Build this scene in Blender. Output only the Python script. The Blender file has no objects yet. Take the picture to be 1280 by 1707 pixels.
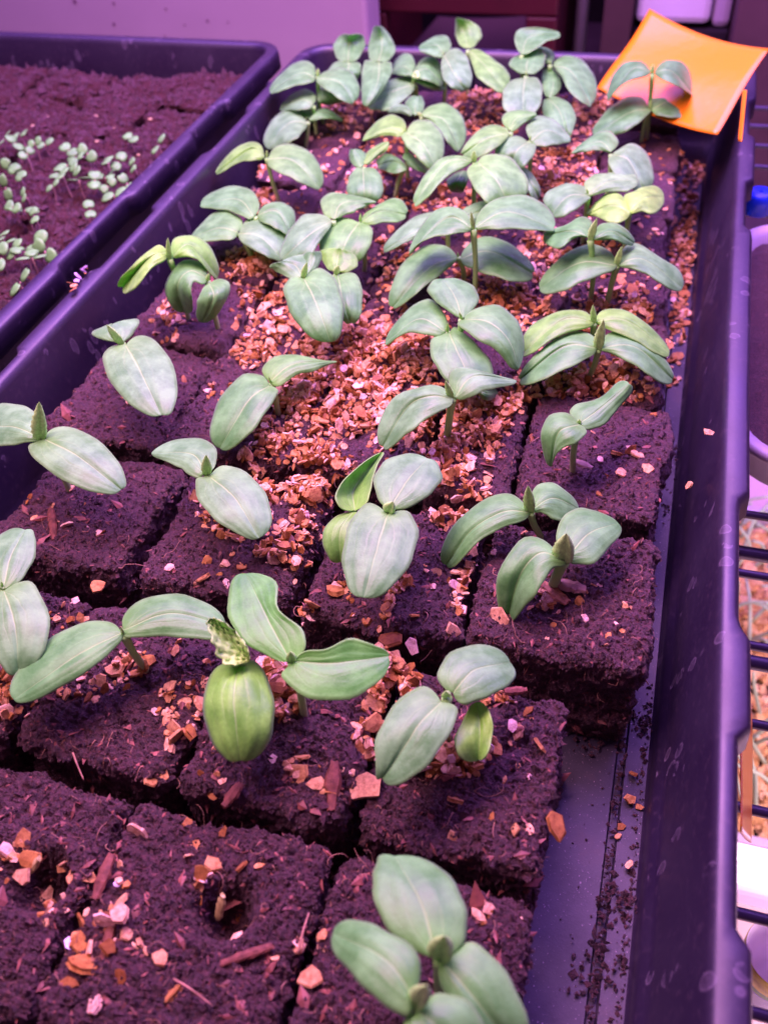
import bpy, math, random
import numpy as np
from mathutils import Vector, Matrix, Euler
from mathutils.bvhtree import BVHTree
rnd = random.Random(7)
nr = np.random.RandomState(7)
scene = bpy.context.scene
C = scene.collection

# ------------------------------------------------------------------ camera
CAM = Vector((0.09528518, -0.06292518, 0.25634781))
EUL = Euler((0.78258125, 0.05795344, 0.27998203), 'XYZ')
FPX = 1505.8                                     # focal length in photo pixels (photo 1280 x 1707)
cd = bpy.data.cameras.new('camera')
cam = bpy.data.objects.new('camera', cd); C.objects.link(cam)
cam.location = CAM; cam.rotation_euler = EUL
cd.sensor_fit = 'VERTICAL'; cd.sensor_height = 36.0
cd.lens = FPX * 36.0 / 1707.0
cd.clip_start = 0.01; cd.clip_end = 50
cd.dof.use_dof = True; cd.dof.focus_distance = 0.285; cd.dof.aperture_fstop = 15.0
scene.camera = cam

# ------------------------------------------------------------------ world, lamps, exposure
w = bpy.data.worlds.new('World'); scene.world = w; w.use_nodes = True
bg = w.node_tree.nodes['Background']
bg.inputs[0].default_value = (0.62, 0.19, 0.72, 1); bg.inputs[1].default_value = 0.32

def area(name, loc, target, sx, sy, power, col):
    l = bpy.data.lights.new(name, 'AREA'); l.shape = 'RECTANGLE'; l.size = sx; l.size_y = sy
    l.energy = power; l.color = col
    o = bpy.data.objects.new(name, l); C.objects.link(o); o.location = loc
    o.rotation_euler = (Vector(target) - Vector(loc)).to_track_quat('-Z', 'Y').to_euler()
    return o
# the grow lamp over the shelf: a pinkish strip near, a violet strip further back
area('grow_lamp', (-0.10, 0.28, 0.54), (-0.02, 0.24, 0.0), 0.70, 0.14, 10.0, (1.0, 0.42, 0.78))
area('grow_lamp_violet', (-0.03, 0.58, 0.53), (-0.03, 0.48, 0.0), 1.10, 0.60, 21.0, (0.42, 0.17, 1.0))
area('lower_shelf_lamp', (0.42, 0.12, -0.05), (0.42, 0.20, -0.4), 0.35, 0.6, 5.0, (1.0, 0.62, 0.88))

vs = scene.view_settings
vs.view_transform = 'Standard'; vs.look = 'None'; vs.exposure = 0.0; vs.gamma = 1.0

# ------------------------------------------------------------------ pixel helpers (photo pixels -> world points)
RM = np.array(EUL.to_matrix()); CN = np.array(CAM)
def ray(x, y):
    return RM @ np.array([(x - 640.0) / FPX, -(y - 853.5) / FPX, -1.0])
def at(x, y, z):
    d = ray(x, y); return CN + d * ((z - CN[2]) / d[2])
def at_y(x, y, Y):
    d = ray(x, y); return CN + d * ((Y - CN[1]) / d[1])
def at_x(x, y, X):
    d = ray(x, y); return CN + d * ((X - CN[0]) / d[0])
def over(x, y, X, Y):                              # point of the pixel's ray nearest to the vertical line over X, Y
    d = ray(x, y); t = ((X - CN[0]) * d[0] + (Y - CN[1]) * d[1]) / (d[0] ** 2 + d[1] ** 2)
    return CN + d * t
def px_of(P):
    q = (np.asarray(P) - CN) @ RM
    return 640 + FPX * q[..., 0] / -q[..., 2], 853.5 - FPX * q[..., 1] / -q[..., 2], -q[..., 2]

# ------------------------------------------------------------------ object helpers
def mesh_obj(name, V, F, mat=None, parent=None, smooth=True, uv=None, link=True):
    me = bpy.data.meshes.new(name)
    V = np.asarray(V, dtype=np.float32)
    if isinstance(F, np.ndarray):
        n, k = F.shape
        me.vertices.add(len(V)); me.vertices.foreach_set('co', V.ravel())
        me.loops.add(n * k); me.loops.foreach_set('vertex_index', F.astype(np.int32).ravel())
        me.polygons.add(n); me.polygons.foreach_set('loop_start', np.arange(0, n * k, k, dtype=np.int32))
        me.polygons.foreach_set('loop_total', np.full(n, k, dtype=np.int32))
        me.update(calc_edges=True)
    else:
        me.from_pydata([tuple(v) for v in V], [], F); me.update()
    if smooth: me.polygons.foreach_set('use_smooth', [True] * len(me.polygons))
    if uv is not None:
        l = me.uv_layers.new(name='UVMap')
        li = np.empty(len(me.loops), dtype=np.int32); me.loops.foreach_get('vertex_index', li)
        l.data.foreach_set('uv', np.asarray(uv, dtype=np.float32)[li].ravel())
    me.validate(verbose=False)
    if mat: me.materials.append(mat)
    o = bpy.data.objects.new(name, me)
    if link: C.objects.link(o)
    if parent: o.parent = parent; o.location = -np.array(parent.location)
    return o
def tag(o, label=None, cat=None, group=None, kind=None):
    if label: o['label'] = label
    if cat: o['category'] = cat
    if group: o['group'] = group
    if kind: o['kind'] = kind
    return o
def thing(name, loc, label, cat, group=None):
    o = bpy.data.objects.new(name, None); C.objects.link(o); o.location = loc; o.empty_display_size = 0.005
    return tag(o, label, cat, group)
def box_vf(x0, x1, y0, y1, z0, z1):
    V = [(x, y, z) for z in (z0, z1) for y in (y0, y1) for x in (x0, x1)]
    F = [(0, 2, 3, 1), (4, 5, 7, 6), (0, 1, 5, 4), (1, 3, 7, 5), (3, 2, 6, 7), (2, 0, 4, 6)]
    return V, F
def bevel(o, w, s=2):
    m = o.modifiers.new('bevel', 'BEVEL'); m.width = w; m.segments = s; return o
def box(name, b, mat, parent=None, bw=0.002):
    V, F = box_vf(*b); o = mesh_obj(name, V, F, mat, parent, smooth=False)
    if bw: bevel(o, bw)
    return o
def tube_vf(P, R, k=8, cap=True):
    P = np.asarray(P, float); n = len(P); R = np.broadcast_to(R, (n,))
    T = np.gradient(P, axis=0); T /= np.linalg.norm(T, axis=1)[:, None] + 1e-12
    ref = np.array([0.13, 0.31, 0.94]) if abs(T[0][2]) < 0.9 else np.array([1.0, 0.1, 0.0])
    V = []
    for i in range(n):
        a = np.cross(T[i], ref); a /= np.linalg.norm(a); b = np.cross(T[i], a)
        for j in range(k):
            t = 2 * math.pi * j / k; V.append(P[i] + R[i] * (a * math.cos(t) + b * math.sin(t)))
    F = [(i * k + j, i * k + (j + 1) % k, (i + 1) * k + (j + 1) % k, (i + 1) * k + j) for i in range(n - 1) for j in range(k)]
    if cap: F += [tuple(range(k))[::-1], tuple(range((n - 1) * k, n * k))]
    return V, F
def catmull(P, u):
    P = np.asarray(P, float); n = len(P) - 1
    if n == 1: return P[0] + (P[1] - P[0]) * np.asarray(u)[:, None]
    Q = np.vstack([2 * P[0] - P[1], P, 2 * P[-1] - P[-2]])
    s = np.clip(np.asarray(u) * n, 0, n - 1e-6); i = s.astype(int); f = (s - i)[:, None]
    a, b, c, d = Q[i], Q[i + 1], Q[i + 2], Q[i + 3]
    return 0.5 * (2 * b + (c - a) * f + (2 * a - 5 * b + 4 * c - d) * f ** 2 + (3 * b - a - 3 * c + d) * f ** 3)

# ------------------------------------------------------------------ numpy noise
def _h(i, s):
    i = i.astype(np.uint32); x = (i[..., 0] * np.uint32(374761393) + i[..., 1] * np.uint32(668265263) + i[..., 2] * np.uint32(2147483647) + np.uint32(s) * np.uint32(1274126177))
    x = (x ^ (x >> np.uint32(13))) * np.uint32(1274126177); x = x ^ (x >> np.uint32(16))
    return (x & np.uint32(0xffffff)).astype(np.float64) / 16777215.0
def vnoise(P, f, s=0):
    p = P * f + 1000.0; i = np.floor(p).astype(np.int64); t = p - i; t = t * t * (3 - 2 * t); r = 0
    for dx in (0, 1):
        for dy in (0, 1):
            for dz in (0, 1):
                wgt = (t[:, 0] if dx else 1 - t[:, 0]) * (t[:, 1] if dy else 1 - t[:, 1]) * (t[:, 2] if dz else 1 - t[:, 2])
                r = r + wgt * _h(i + np.array([dx, dy, dz]), s)
    return r * 2 - 1
def cell(P, f, s=0):
    p = P * f + 1000.0; i = np.floor(p).astype(np.int64); best = np.full(len(P), 9.0); val = np.zeros(len(P))
    for dx in (-1, 0, 1):
        for dy in (-1, 0, 1):
            for dz in (-1, 0, 1):
                j = i + np.array([dx, dy, dz]); c = j + np.stack([_h(j, s + 1), _h(j, s + 2), _h(j, s + 3)], -1)
                d = ((p - c) ** 2).sum(1); m = d < best; best[m] = d[m]; val[m] = _h(j[m], s + 4)
    return np.sqrt(best), val

# ------------------------------------------------------------------ materials
def nodemat(name):
    m = bpy.data.materials.new(name); m.use_nodes = True
    nt = m.node_tree; return m, nt, nt.nodes['Principled BSDF'], nt.nodes['Material Output']
def N(nt, t, **kw):
    n = nt.nodes.new(t)
    for k, v in kw.items(): setattr(n, k, v)
    return n
def noise(nt, vec, scale, det=4, rough=0.6):
    n = N(nt, 'ShaderNodeTexNoise'); n.inputs['Scale'].default_value = scale; n.inputs['Detail'].default_value = det
    n.inputs['Roughness'].default_value = rough; nt.links.new(vec, n.inputs['Vector']); return n.outputs['Fac']
def ramp(nt, fac, stops):
    r = N(nt, 'ShaderNodeValToRGB'); nt.links.new(fac, r.inputs[0]); e = r.color_ramp.elements
    while len(e) < len(stops): e.new(0.5)
    for q, (p, c) in zip(e, stops): q.position = p; q.color = (*c, 1) if len(c) == 3 else c
    return r.outputs[0]
def math_(nt, op, a, b=None, c=None, clamp=False):
    n = N(nt, 'ShaderNodeMath', operation=op); n.use_clamp = clamp
    for i, v in enumerate((a, b, c)):
        if v is None: continue
        if isinstance(v, (int, float)): n.inputs[i].default_value = v
        else: nt.links.new(v, n.inputs[i])
    return n.outputs[0]
def mixc(nt, fac, a, b, mode='MIX'):
    n = N(nt, 'ShaderNodeMix', data_type='RGBA', blend_type=mode)
    for s, v in ((n.inputs[0], fac), (n.inputs[6], a), (n.inputs[7], b)):
        if isinstance(v, (int, float)): s.default_value = v
        elif isinstance(v, tuple): s.default_value = (*v, 1)
        else: nt.links.new(v, s)
    return n.outputs[2]
def bump(nt, bsdf, h, strength, dist):
    b = N(nt, 'ShaderNodeBump'); b.inputs['Strength'].default_value = strength; b.inputs['Distance'].default_value = dist
    nt.links.new(h, b.inputs['Height']); nt.links.new(b.outputs[0], bsdf.inputs['Normal']); return b
def pos(nt): return N(nt, 'ShaderNodeNewGeometry').outputs['Position']
def simple(name, col, rough=0.6, spec=0.5, var=0.0, scale=60, bmp=0.0, metal=0.0):
    m, nt, b, _ = nodemat(name)
    b.inputs['Roughness'].default_value = rough; b.inputs['Specular IOR Level'].default_value = spec; b.inputs['Metallic'].default_value = metal
    p = pos(nt); f = noise(nt, p, scale)
    nt.links.new(ramp(nt, f, [(0.3, tuple(c * (1 - var) for c in col)), (0.7, tuple(min(1, c * (1 + var)) for c in col))]), b.inputs['Base Color'])
    if bmp: bump(nt, b, noise(nt, p, min(2500, scale * 4)), bmp, 0.0002)
    return m
def soil_mat(name, dark, mid, light, wet=0.35):
    m, nt, b, _ = nodemat(name); p = pos(nt)
    f = noise(nt, p, 900, 6, 0.75); g = noise(nt, p, 90, 4); h = noise(nt, p, 3200, 3, 0.7)
    c = ramp(nt, f, [(0.30, dark), (0.52, mid), (0.72, light)])
    c2 = mixc(nt, ramp(nt, g, [(0.35, (0, 0, 0)), (0.7, (1, 1, 1))]), c, tuple(x * 1.5 for x in mid), 'MIX')
    c = mixc(nt, 0.35, c, c2)
    nt.links.new(c, b.inputs['Base Color'])
    nt.links.new(ramp(nt, h, [(0.35, (0.28,) * 3), (0.6, (0.75,) * 3)]), b.inputs['Roughness'])
    b.inputs['Specular IOR Level'].default_value = wet
    hh = math_(nt, 'ADD', f, math_(nt, 'MULTIPLY', h, 0.5)); bump(nt, b, hh, 1.0, 0.0016)
    return m
M_soil = soil_mat('dark_wet_soil', (0.008, 0.003, 0.004), (0.074, 0.027, 0.028), (0.27, 0.10, 0.085), 0.8)
M_soil2 = soil_mat('reddish_soil', (0.012, 0.005, 0.006), (0.070, 0.024, 0.020), (0.16, 0.055, 0.042), 0.3)
M_crumb = soil_mat('soil_crumb', (0.010, 0.004, 0.004), (0.082, 0.029, 0.030), (0.27, 0.10, 0.08), 0.85)

def plastic(name, col, spots=True):
    m, nt, b, _ = nodemat(name); p = pos(nt)
    b.inputs['Specular IOR Level'].default_value = 0.8
    f = noise(nt, p, 25, 5); g = noise(nt, p, 400, 4)
    mp = N(nt, 'ShaderNodeMapping'); mp.inputs['Scale'].default_value = (1, 1, 0.45); nt.links.new(p, mp.inputs['Vector'])
    v = N(nt, 'ShaderNodeTexVoronoi'); v.inputs['Scale'].default_value = 190; nt.links.new(mp.outputs[0], v.inputs['Vector'])
    ring = math_(nt, 'SUBTRACT', 1.0, math_(nt, 'MULTIPLY', math_(nt, 'ABSOLUTE', math_(nt, 'SUBTRACT', v.outputs['Distance'], 0.34)), 14.0), clamp=True)
    disk = math_(nt, 'LESS_THAN', v.outputs['Distance'], 0.36)
    gate = math_(nt, 'GREATER_THAN', noise(nt, p, 60, 3), 0.53)
    sel = N(nt, 'ShaderNodeSeparateColor'); nt.links.new(v.outputs['Color'], sel.inputs[0])
    gate = math_(nt, 'MULTIPLY', gate, math_(nt, 'GREATER_THAN', sel.outputs[0], 0.55))
    mark = math_(nt, 'MULTIPLY', math_(nt, 'ADD', math_(nt, 'MULTIPLY', ring, 0.5), math_(nt, 'MULTIPLY', disk, 0.35)), gate)
    mark = math_(nt, 'MULTIPLY', mark, noise(nt, p, 700, 2))
    dust = ramp(nt, g, [(0.55, (0, 0, 0)), (0.8, (1, 1, 1))])
    c = mixc(nt, math_(nt, 'MULTIPLY', mark, 0.42 if spots else 0.0), col, (0.40, 0.34, 0.42))
    c = mixc(nt, math_(nt, 'MULTIPLY', dust, 0.06), c, (0.40, 0.28, 0.30))
    nt.links.new(c, b.inputs['Base Color'])
    nt.links.new(ramp(nt, f, [(0.3, (0.40,) * 3), (0.7, (0.58,) * 3)]), b.inputs['Roughness'])
    bump(nt, b, g, 0.12, 0.0004)
    return m
M_tray = plastic('black_tray_plastic', (0.009, 0.004, 0.019))
m, nt, b, _ = nodemat('dusty_tray_floor'); M_floor = m; p = pos(nt)
f = noise(nt, p, 45, 6, 0.7); g = noise(nt, p, 1500, 3)
c = ramp(nt, f, [(0.35, (0.016, 0.015, 0.024)), (0.55, (0.040, 0.038, 0.052)), (0.75, (0.070, 0.048, 0.048))])
c = mixc(nt, ramp(nt, g, [(0.66, (0, 0, 0)), (0.72, (1, 1, 1))]), c, (0.45, 0.36, 0.40))
nt.links.new(c, b.inputs['Base Color']); b.inputs['Roughness'].default_value = 0.5; bump(nt, b, g, 0.15, 0.0003)

def leaf_mat(name, yellow=False):
    m, nt, b, out = nodemat(name)
    uvn = N(nt, 'ShaderNodeUVMap'); uvn.uv_map = 'UVMap'
    sp = N(nt, 'ShaderNodeSeparateXYZ'); nt.links.new(uvn.outputs[0], sp.inputs[0])
    u = sp.outputs[0]; v = math_(nt, 'SUBTRACT', math_(nt, 'MULTIPLY', sp.outputs[1], 2.0), 1.0); av = math_(nt, 'ABSOLUTE', v)
    p = pos(nt); wob = math_(nt, 'MULTIPLY', math_(nt, 'SUBTRACT', noise(nt, p, 150, 3), 0.5), 0.26)
    avw = math_(nt, 'ADD', av, wob)
    oi = N(nt, 'ShaderNodeObjectInfo')
    def line(d, wd, soft=1.0):
        q = math_(nt, 'DIVIDE', math_(nt, 'ABSOLUTE', d), wd)
        return math_(nt, 'POWER', 2.718, math_(nt, 'MULTIPLY', math_(nt, 'MULTIPLY', q, q), -1.0))
    wid = math_(nt, 'ADD', 0.016, math_(nt, 'MULTIPLY', math_(nt, 'SUBTRACT', 1.0, u), 0.030))
    midr = line(math_(nt, 'ADD', v, math_(nt, 'MULTIPLY', wob, 0.3)), wid)
    fade = math_(nt, 'SUBTRACT', 1.15, u, clamp=True)
    su = math_(nt, 'SINE', math_(nt, 'MULTIPLY', math_(nt, 'POWER', u, 0.75), math.pi))
    lat1 = line(math_(nt, 'SUBTRACT', avw, math_(nt, 'MULTIPLY', su, 0.36)), 0.030)
    lat2 = line(math_(nt, 'SUBTRACT', avw, math_(nt, 'MULTIPLY', su, 0.70)), 0.022)
    lat = math_(nt, 'MULTIPLY', math_(nt, 'ADD', math_(nt, 'MULTIPLY', lat1, 0.42), math_(nt, 'MULTIPLY', lat2, 0.22)), math_(nt, 'MULTIPLY', math_(nt, 'SUBTRACT', 0.85, u, clamp=True), noise(nt, p, 110, 2)))
    lat = math_(nt, 'MULTIPLY', lat, 2.0)
    vein = math_(nt, 'ADD', math_(nt, 'MULTIPLY', midr, math_(nt, 'ADD', 0.25, fade)), lat, clamp=True)
    edge = math_(nt, 'POWER', av, 14.0)
    n1 = noise(nt, p, 140, 4); n2 = noise(nt, p, 1400, 3)
    base = mixc(nt, ramp(nt, n1, [(0.38, (0, 0, 0)), (0.66, (1, 1, 1))]), (0.080, 0.350, 0.050), (0.185, 0.590, 0.130))
    base = mixc(nt, math_(nt, 'MULTIPLY', n2, 0.25), base, (0.24, 0.64, 0.20))
    base = mixc(nt, math_(nt, 'MULTIPLY', math_(nt, 'POWER', math_(nt, 'SUBTRACT', 1.0, u, clamp=True), 3.0), 0.35), base, (0.24, 0.62, 0.08))
    base = mixc(nt, 1.0, base, oi.outputs['Color'], 'MULTIPLY')
    base = mixc(nt, math_(nt, 'MULTIPLY', vein, 0.50), base, (0.50, 0.88, 0.28))
    base = mixc(nt, math_(nt, 'MULTIPLY', edge, 0.32), base, (0.50, 0.86, 0.30))
    nt.links.new(base, b.inputs['Base Color'])
    b.inputs['Specular IOR Level'].default_value = 0.45
    nt.links.new(ramp(nt, n1, [(0.35, (0.36,) * 3), (0.7, (0.54,) * 3)]), b.inputs['Roughness'])
    b.inputs['Sheen Weight'].default_value = 0.14; b.inputs['Sheen Roughness'].default_value = 0.5; b.inputs['Sheen Tint'].default_value = (0.75, 0.85, 1.0, 1)
    hh = math_(nt, 'ADD', math_(nt, 'MULTIPLY', vein, -1.0), math_(nt, 'MULTIPLY', n2, 0.4))
    bump(nt, b, hh, 0.35, 0.0006)
    tr = N(nt, 'ShaderNodeBsdfTranslucent'); nt.links.new(mixc(nt, 1.0, base, (1.0, 1.25, 0.45), 'MULTIPLY'), tr.inputs['Color'])
    mx = N(nt, 'ShaderNodeMixShader'); mx.inputs[0].default_value = 0.24
    nt.links.new(b.outputs[0], mx.inputs[1]); nt.links.new(tr.outputs[0], mx.inputs[2]); nt.links.new(mx.outputs[0], out.inputs['Surface'])
    return m
M_leaf = leaf_mat('cotyledon_green')
M_bud = simple('hairy_young_leaf', (0.40, 0.92, 0.20), 0.6, 0.3, 0.3, 900, 0.4)
m, nt, b, _ = nodemat('seedling_stem'); M_stem = m
p = pos(nt); sp = N(nt, 'ShaderNodeSeparateXYZ'); nt.links.new(p, sp.inputs[0])
t = math_(nt, 'DIVIDE', math_(nt, 'SUBTRACT', sp.outputs[2], 0.040), 0.012, clamp=True)
nt.links.new(mixc(nt, t, (0.36, 0.42, 0.18), (0.30, 0.72, 0.16)), b.inputs['Base Color']); b.inputs['Roughness'].default_value = 0.4
b.inputs['Subsurface Weight'].default_value = 0.15; b.inputs['Subsurface Radius'].default_value = (0.002, 0.003, 0.001)

m, nt, b, _ = nodemat('vermiculite'); M_chip = m; p = pos(nt)
oi = N(nt, 'ShaderNodeObjectInfo'); at_ = N(nt, 'ShaderNodeAttribute'); at_.attribute_name = 'tint'
r = math_(nt, 'FRACT', math_(nt, 'ADD', oi.outputs['Random'], at_.outputs['Fac']))
c = ramp(nt, r, [(0.0, (0.30, 0.12, 0.020)), (0.25, (0.58, 0.29, 0.06)), (0.52, (0.77, 0.46, 0.17)), (0.80, (0.92, 0.62, 0.32)), (1.0, (0.96, 0.74, 0.58))])
c = mixc(nt, ramp(nt, noise(nt, p, 700, 4, 0.7), [(0.40, (0, 0, 0)), (0.7, (1, 1, 1))]), c, mixc(nt, 1.0, c, (0.50, 0.34, 0.24), 'MULTIPLY'))
nt.links.new(c, b.inputs['Base Color']); b.inputs['Roughness'].default_value = 0.55; b.inputs['Specular IOR Level'].default_value = 0.4
mp = N(nt, 'ShaderNodeMapping'); mp.inputs['Scale'].default_value = (1, 1, 6); nt.links.new(N(nt, 'ShaderNodeTexCoord').outputs['Object'], mp.inputs['Vector'])
bump(nt, b, noise(nt, mp.outputs[0], 900, 4, 0.7), 0.6, 0.0005)
M_fibre = simple('coir_fibre', (0.36, 0.20, 0.12), 0.6, 0.3, 0.5, 300)
M_bark = simple('bark_piece', (0.16, 0.060, 0.035), 0.7, 0.3, 0.5, 500, 0.8)
M_husk = simple('seed_husk', (0.46, 0.30, 0.20), 0.55, 0.4, 0.25, 300, 0.3)

# ------------------------------------------------------------------ soil blocks
SOIL = 0.042
def block_vf(x0, x1, y0, y1, z0, z1, step, seed, dips=(), amp=1.0, skew=(0, 0, 0, 0)):
    Lx, Ly, Lz = x1 - x0, y1 - y0, z1 - z0
    nx, ny, nz = max(6, int(Lx / step)), max(6, int(Ly / step)), max(5, int(Lz / step))
    gx, gy, gz = np.linspace(0, 1, nx + 1), np.linspace(0, 1, ny + 1), np.linspace(0, 1, nz + 1)
    Vs, Fs, off = [], [], 0
    def face(a, b, fn, flip):
        nonlocal off
        A, B = np.meshgrid(a, b, indexing='ij'); P = fn(A.ravel(), B.ravel()); Vs.append(P)
        i = np.arange((len(a) - 1))[:, None] * len(b) + np.arange(len(b) - 1)[None, :]; i = i.ravel() + off
        q = np.stack([i, i + len(b), i + len(b) + 1, i + 1], 1); Fs.append(q[:, ::-1] if flip else q); off += len(P)
    o, l = np.zeros, np.ones
    face(gx, gy, lambda a, b: np.stack([a, b, l(len(a))], 1), False)
    face(gx, gz, lambda a, b: np.stack([a, o(len(a)), b], 1), False)
    face(gx, gz, lambda a, b: np.stack([a, l(len(a)), b], 1), True)
    face(gy, gz, lambda a, b: np.stack([o(len(a)), a, b], 1), True)
    face(gy, gz, lambda a, b: np.stack([l(len(a)), a, b], 1), False)
    V = np.vstack(Vs); F = np.vstack(Fs)
    key = np.round(V * 100000).astype(np.int64); _, idx, inv = np.unique(key, axis=0, return_index=True, return_inverse=True)
    V = V[idx]; F = inv.ravel()[F]
    P = V * np.array([Lx, Ly, Lz]); r = 0.0038
    c = np.clip(P, [r, r, 0], [Lx - r, Ly - r, Lz - r]); d = P - c; ln = np.linalg.norm(d, axis=1)[:, None] + 1e-9
    Nn = d / ln; P = c + Nn * r
    # taper and lean
    zf = (P[:, 2] / Lz)[:, None]
    P[:, 0:1] += (zf - 1) * (0.5 - V[:, 0:1]) * -0.0030 ; P[:, 1:2] += (zf - 1) * (0.5 - V[:, 1:2]) * -0.0026
    P += np.array([x0, y0, z0]); S = np.array([seed * 1.37, seed * 0.71, seed * 0.33])
    Q = P + S
    D = 0.0012 * vnoise(Q, 26, 7) + 0.0020 * vnoise(Q, 60, 1) + 0.0012 * vnoise(Q, 150, 2) + 0.0005 * vnoise(Q, 420, 3)
    f, v = cell(Q, 330, 5); D += (0.42 - f) * 0.0021 * (0.4 + v)
    if step < 0.0009:
        f, v = cell(Q, 820, 9); D += (0.45 - f) * 0.0011 * (0.3 + v)
    side = 1 - np.abs(Nn[:, 2]); pit = np.clip(vnoise(Q, 210, 11) - 0.25, 0, 1); D -= side * pit * 0.003
    P = P + Nn * (D * amp)[:, None]
    top = V[:, 2] > 0.999
    P[:, 2] += np.clip(V[:, 2] - 0.4, 0, 1) * 0.0022 * vnoise(Q * [1, 1, 0], 32, 21)
    for (dx, dy, rad, dep) in dips:
        q = np.exp(-(((P[:, 0] - dx) ** 2 + (P[:, 1] - dy) ** 2) / rad ** 2) ** 2); P[:, 2] -= q * dep * np.clip(V[:, 2] * 2 - 1, 0, 1)
    return P, F
bv_V, bv_F, bv_n = [], [], 0
def soil_block(x0, x1, y0, y1, ztop, step, seed, label, group, mat=M_soil, dips=(), amp=1.0):
    global bv_n
    P, F = block_vf(x0, x1, y0, y1, 0.0015, ztop, step, seed, dips, amp)
    bv_V.append(P); bv_F.append(F + bv_n); bv_n += len(P)
    cen = np.array([(x0 + x1) / 2, (y0 + y1) / 2, 0.0015])
    o = mesh_obj('soil_block', P - cen, F, mat); o.location = cen
    return tag(o, label, 'soil block', group)
cm = 0.01
hA = at(372, 1515, SOIL); hB = at(58, 1460, SOIL)
ROWS = [  # y0, y1, [(x0, x1), ...] in cm, left to right
 (-2.9, 2.5, [(-11.6, -6.4), (-6.1, -1.0), (-0.92, 4.30), (4.60, 9.50)]),
 (3.0, 8.15, [(-10.5, -5.5), (-5.25, -0.45), (-0.15, 4.50), (4.75, 9.45)]),
 (9.3, 14.5, [(-10.3, -5.15), (-4.75, 0.55), (0.95, 5.95), (6.2, 11.45)]),
 (15.3, 20.9, [(-11.9, -7.1), (-6.6, -1.85), (-1.5, 3.0), (3.2, 6.2), (6.45, 11.35)]),
 (21.4, 26.2, [(-11.6, -7.0), (-6.6, -2.2), (-2.0, 2.2), (2.4, 6.3), (6.5, 10.9)]),
 (26.7, 31.2, [(-11.3, -7.0), (-6.7, -2.2), (-2.0, 2.2), (2.4, 6.3), (6.5, 10.7)]),
 (31.6, 36.0, [(-11.5, -7.2), (-6.9, -2.5), (-2.3, 2.0), (2.2, 6.2), (6.4, 10.3)]),
 (36.4, 41.0, [(-11.5, -7.2), (-6.9, -2.5), (-2.3, 2.0), (2.2, 6.2), (6.4, 10.4)]),
 (41.4, 45.8, [(-11.4, -7.2), (-6.9, -2.5), (-2.3, 2.0), (2.2, 6.2), (6.4, 10.4)]),
 (46.2, 50.4, [(-11.3, -7.2), (-6.9, -2.5), (-2.3, 2.0), (2.2, 6.2), (6.4, 10.2)]),
]
RN = ['nearest row', 'second row', 'third row', 'fourth row', 'fifth row', 'sixth row', 'seventh row', 'eighth row', 'ninth row', 'farthest row']
SPECIAL = {(0, 1): 'dark soil block with a shallow seed hole at the lower left corner', (0, 2): 'large bare soil block with a seed hole in its centre, nearest row',
 (0, 3): 'nearest soil block on the right, under the big front seedlings', (1, 3): 'crumbly soil block at the right end of the second row, beside bare tray floor',
 (2, 3): 'tall crumbly corner block standing furthest right in the third row', (1, 2): 'soil block with the biggest pink flake at its front edge, second row',
 (3, 0): 'uneven soil block touching the left tray wall, fourth row', (3, 4): 'bare block at the right end of the fourth row with a seed on it'}
for ri, (y0, y1, cols) in enumerate(ROWS):
    step = (0.00062, 0.00062, 0.00068, 0.0008, 0.0010, 0.0012, 0.0014, 0.0015, 0.0016, 0.0018)[ri]
    if ri >= 3 and ri < 9: y1 = ROWS[ri + 1][0] - 0.12
    for ci, (x0, x1) in enumerate(cols):
        n = len(cols)
        if ri >= 3 and ci < n - 1: x1 = cols[ci + 1][0] - 0.10
        wh = ('against the left wall', 'second from the left', 'in the middle', 'second from the right', 'at the right end')[ci] if n == 5 else \
             ('at the left end', 'second from the left', 'third from the left', 'at the right end')[ci]
        lab = SPECIAL.get((ri, ci)) or f'dark soil block {wh} of the {RN[ri]} in the main tray'
        dips = [(hA[0], hA[1], 0.0060, 0.014)] if (ri, ci) == (0, 2) else [(hB[0], hB[1], 0.0070, 0.014)] if (ri, ci) == (0, 1) else []
        j = nr.uniform(-0.0007, 0.0007, 4); zt = SOIL + nr.uniform(-0.0012, 0.0012)
        if (ri, ci) == (2, 3): zt = SOIL + 0.0005
        soil_block(x0 * cm + j[0], x1 * cm + j[1], y0 * cm + j[2], y1 * cm + j[3], zt, step, ri * 7 + ci + 1, lab, 'soil blocks in the main tray', dips=dips)
# left tray, soil blocks nearly grown together
RL = ['back row', 'second row from back', 'third row from back', 'fourth row from back', 'fifth row from back', 'nearest row']
for r in range(6):
    y1 = 0.513 - r * 0.052; y0 = y1 - 0.0500
    for c in range(5):
        x1 = -0.168 - c * 0.0525; x0 = x1 - 0.0508
        wh = ('next to', 'second from', 'third from', 'fourth from', 'fifth from')[c]
        if px_of((x1, y0, SOIL))[0] < -60: continue
        soil_block(x0, x1, y0, y1, 0.0395 + nr.uniform(-0.002, 0.002), 0.0014, 100 + r * 5 + c, f'reddish soil block {wh} the right wall, {RL[r]} of left tray', 'soil blocks in the left tray', mat=M_soil2, amp=1.9)
BVH = BVHTree.FromPolygons(np.vstack(bv_V).tolist(), np.vstack(bv_F).tolist())
def ground(x, y, default=0.0012):
    h = BVH.ray_cast(Vector((x, y, 0.2)), Vector((0, 0, -1)))
    return (h[0].z, h[1]) if h[0] is not None else (default, Vector((0, 0, 1)))

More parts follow.
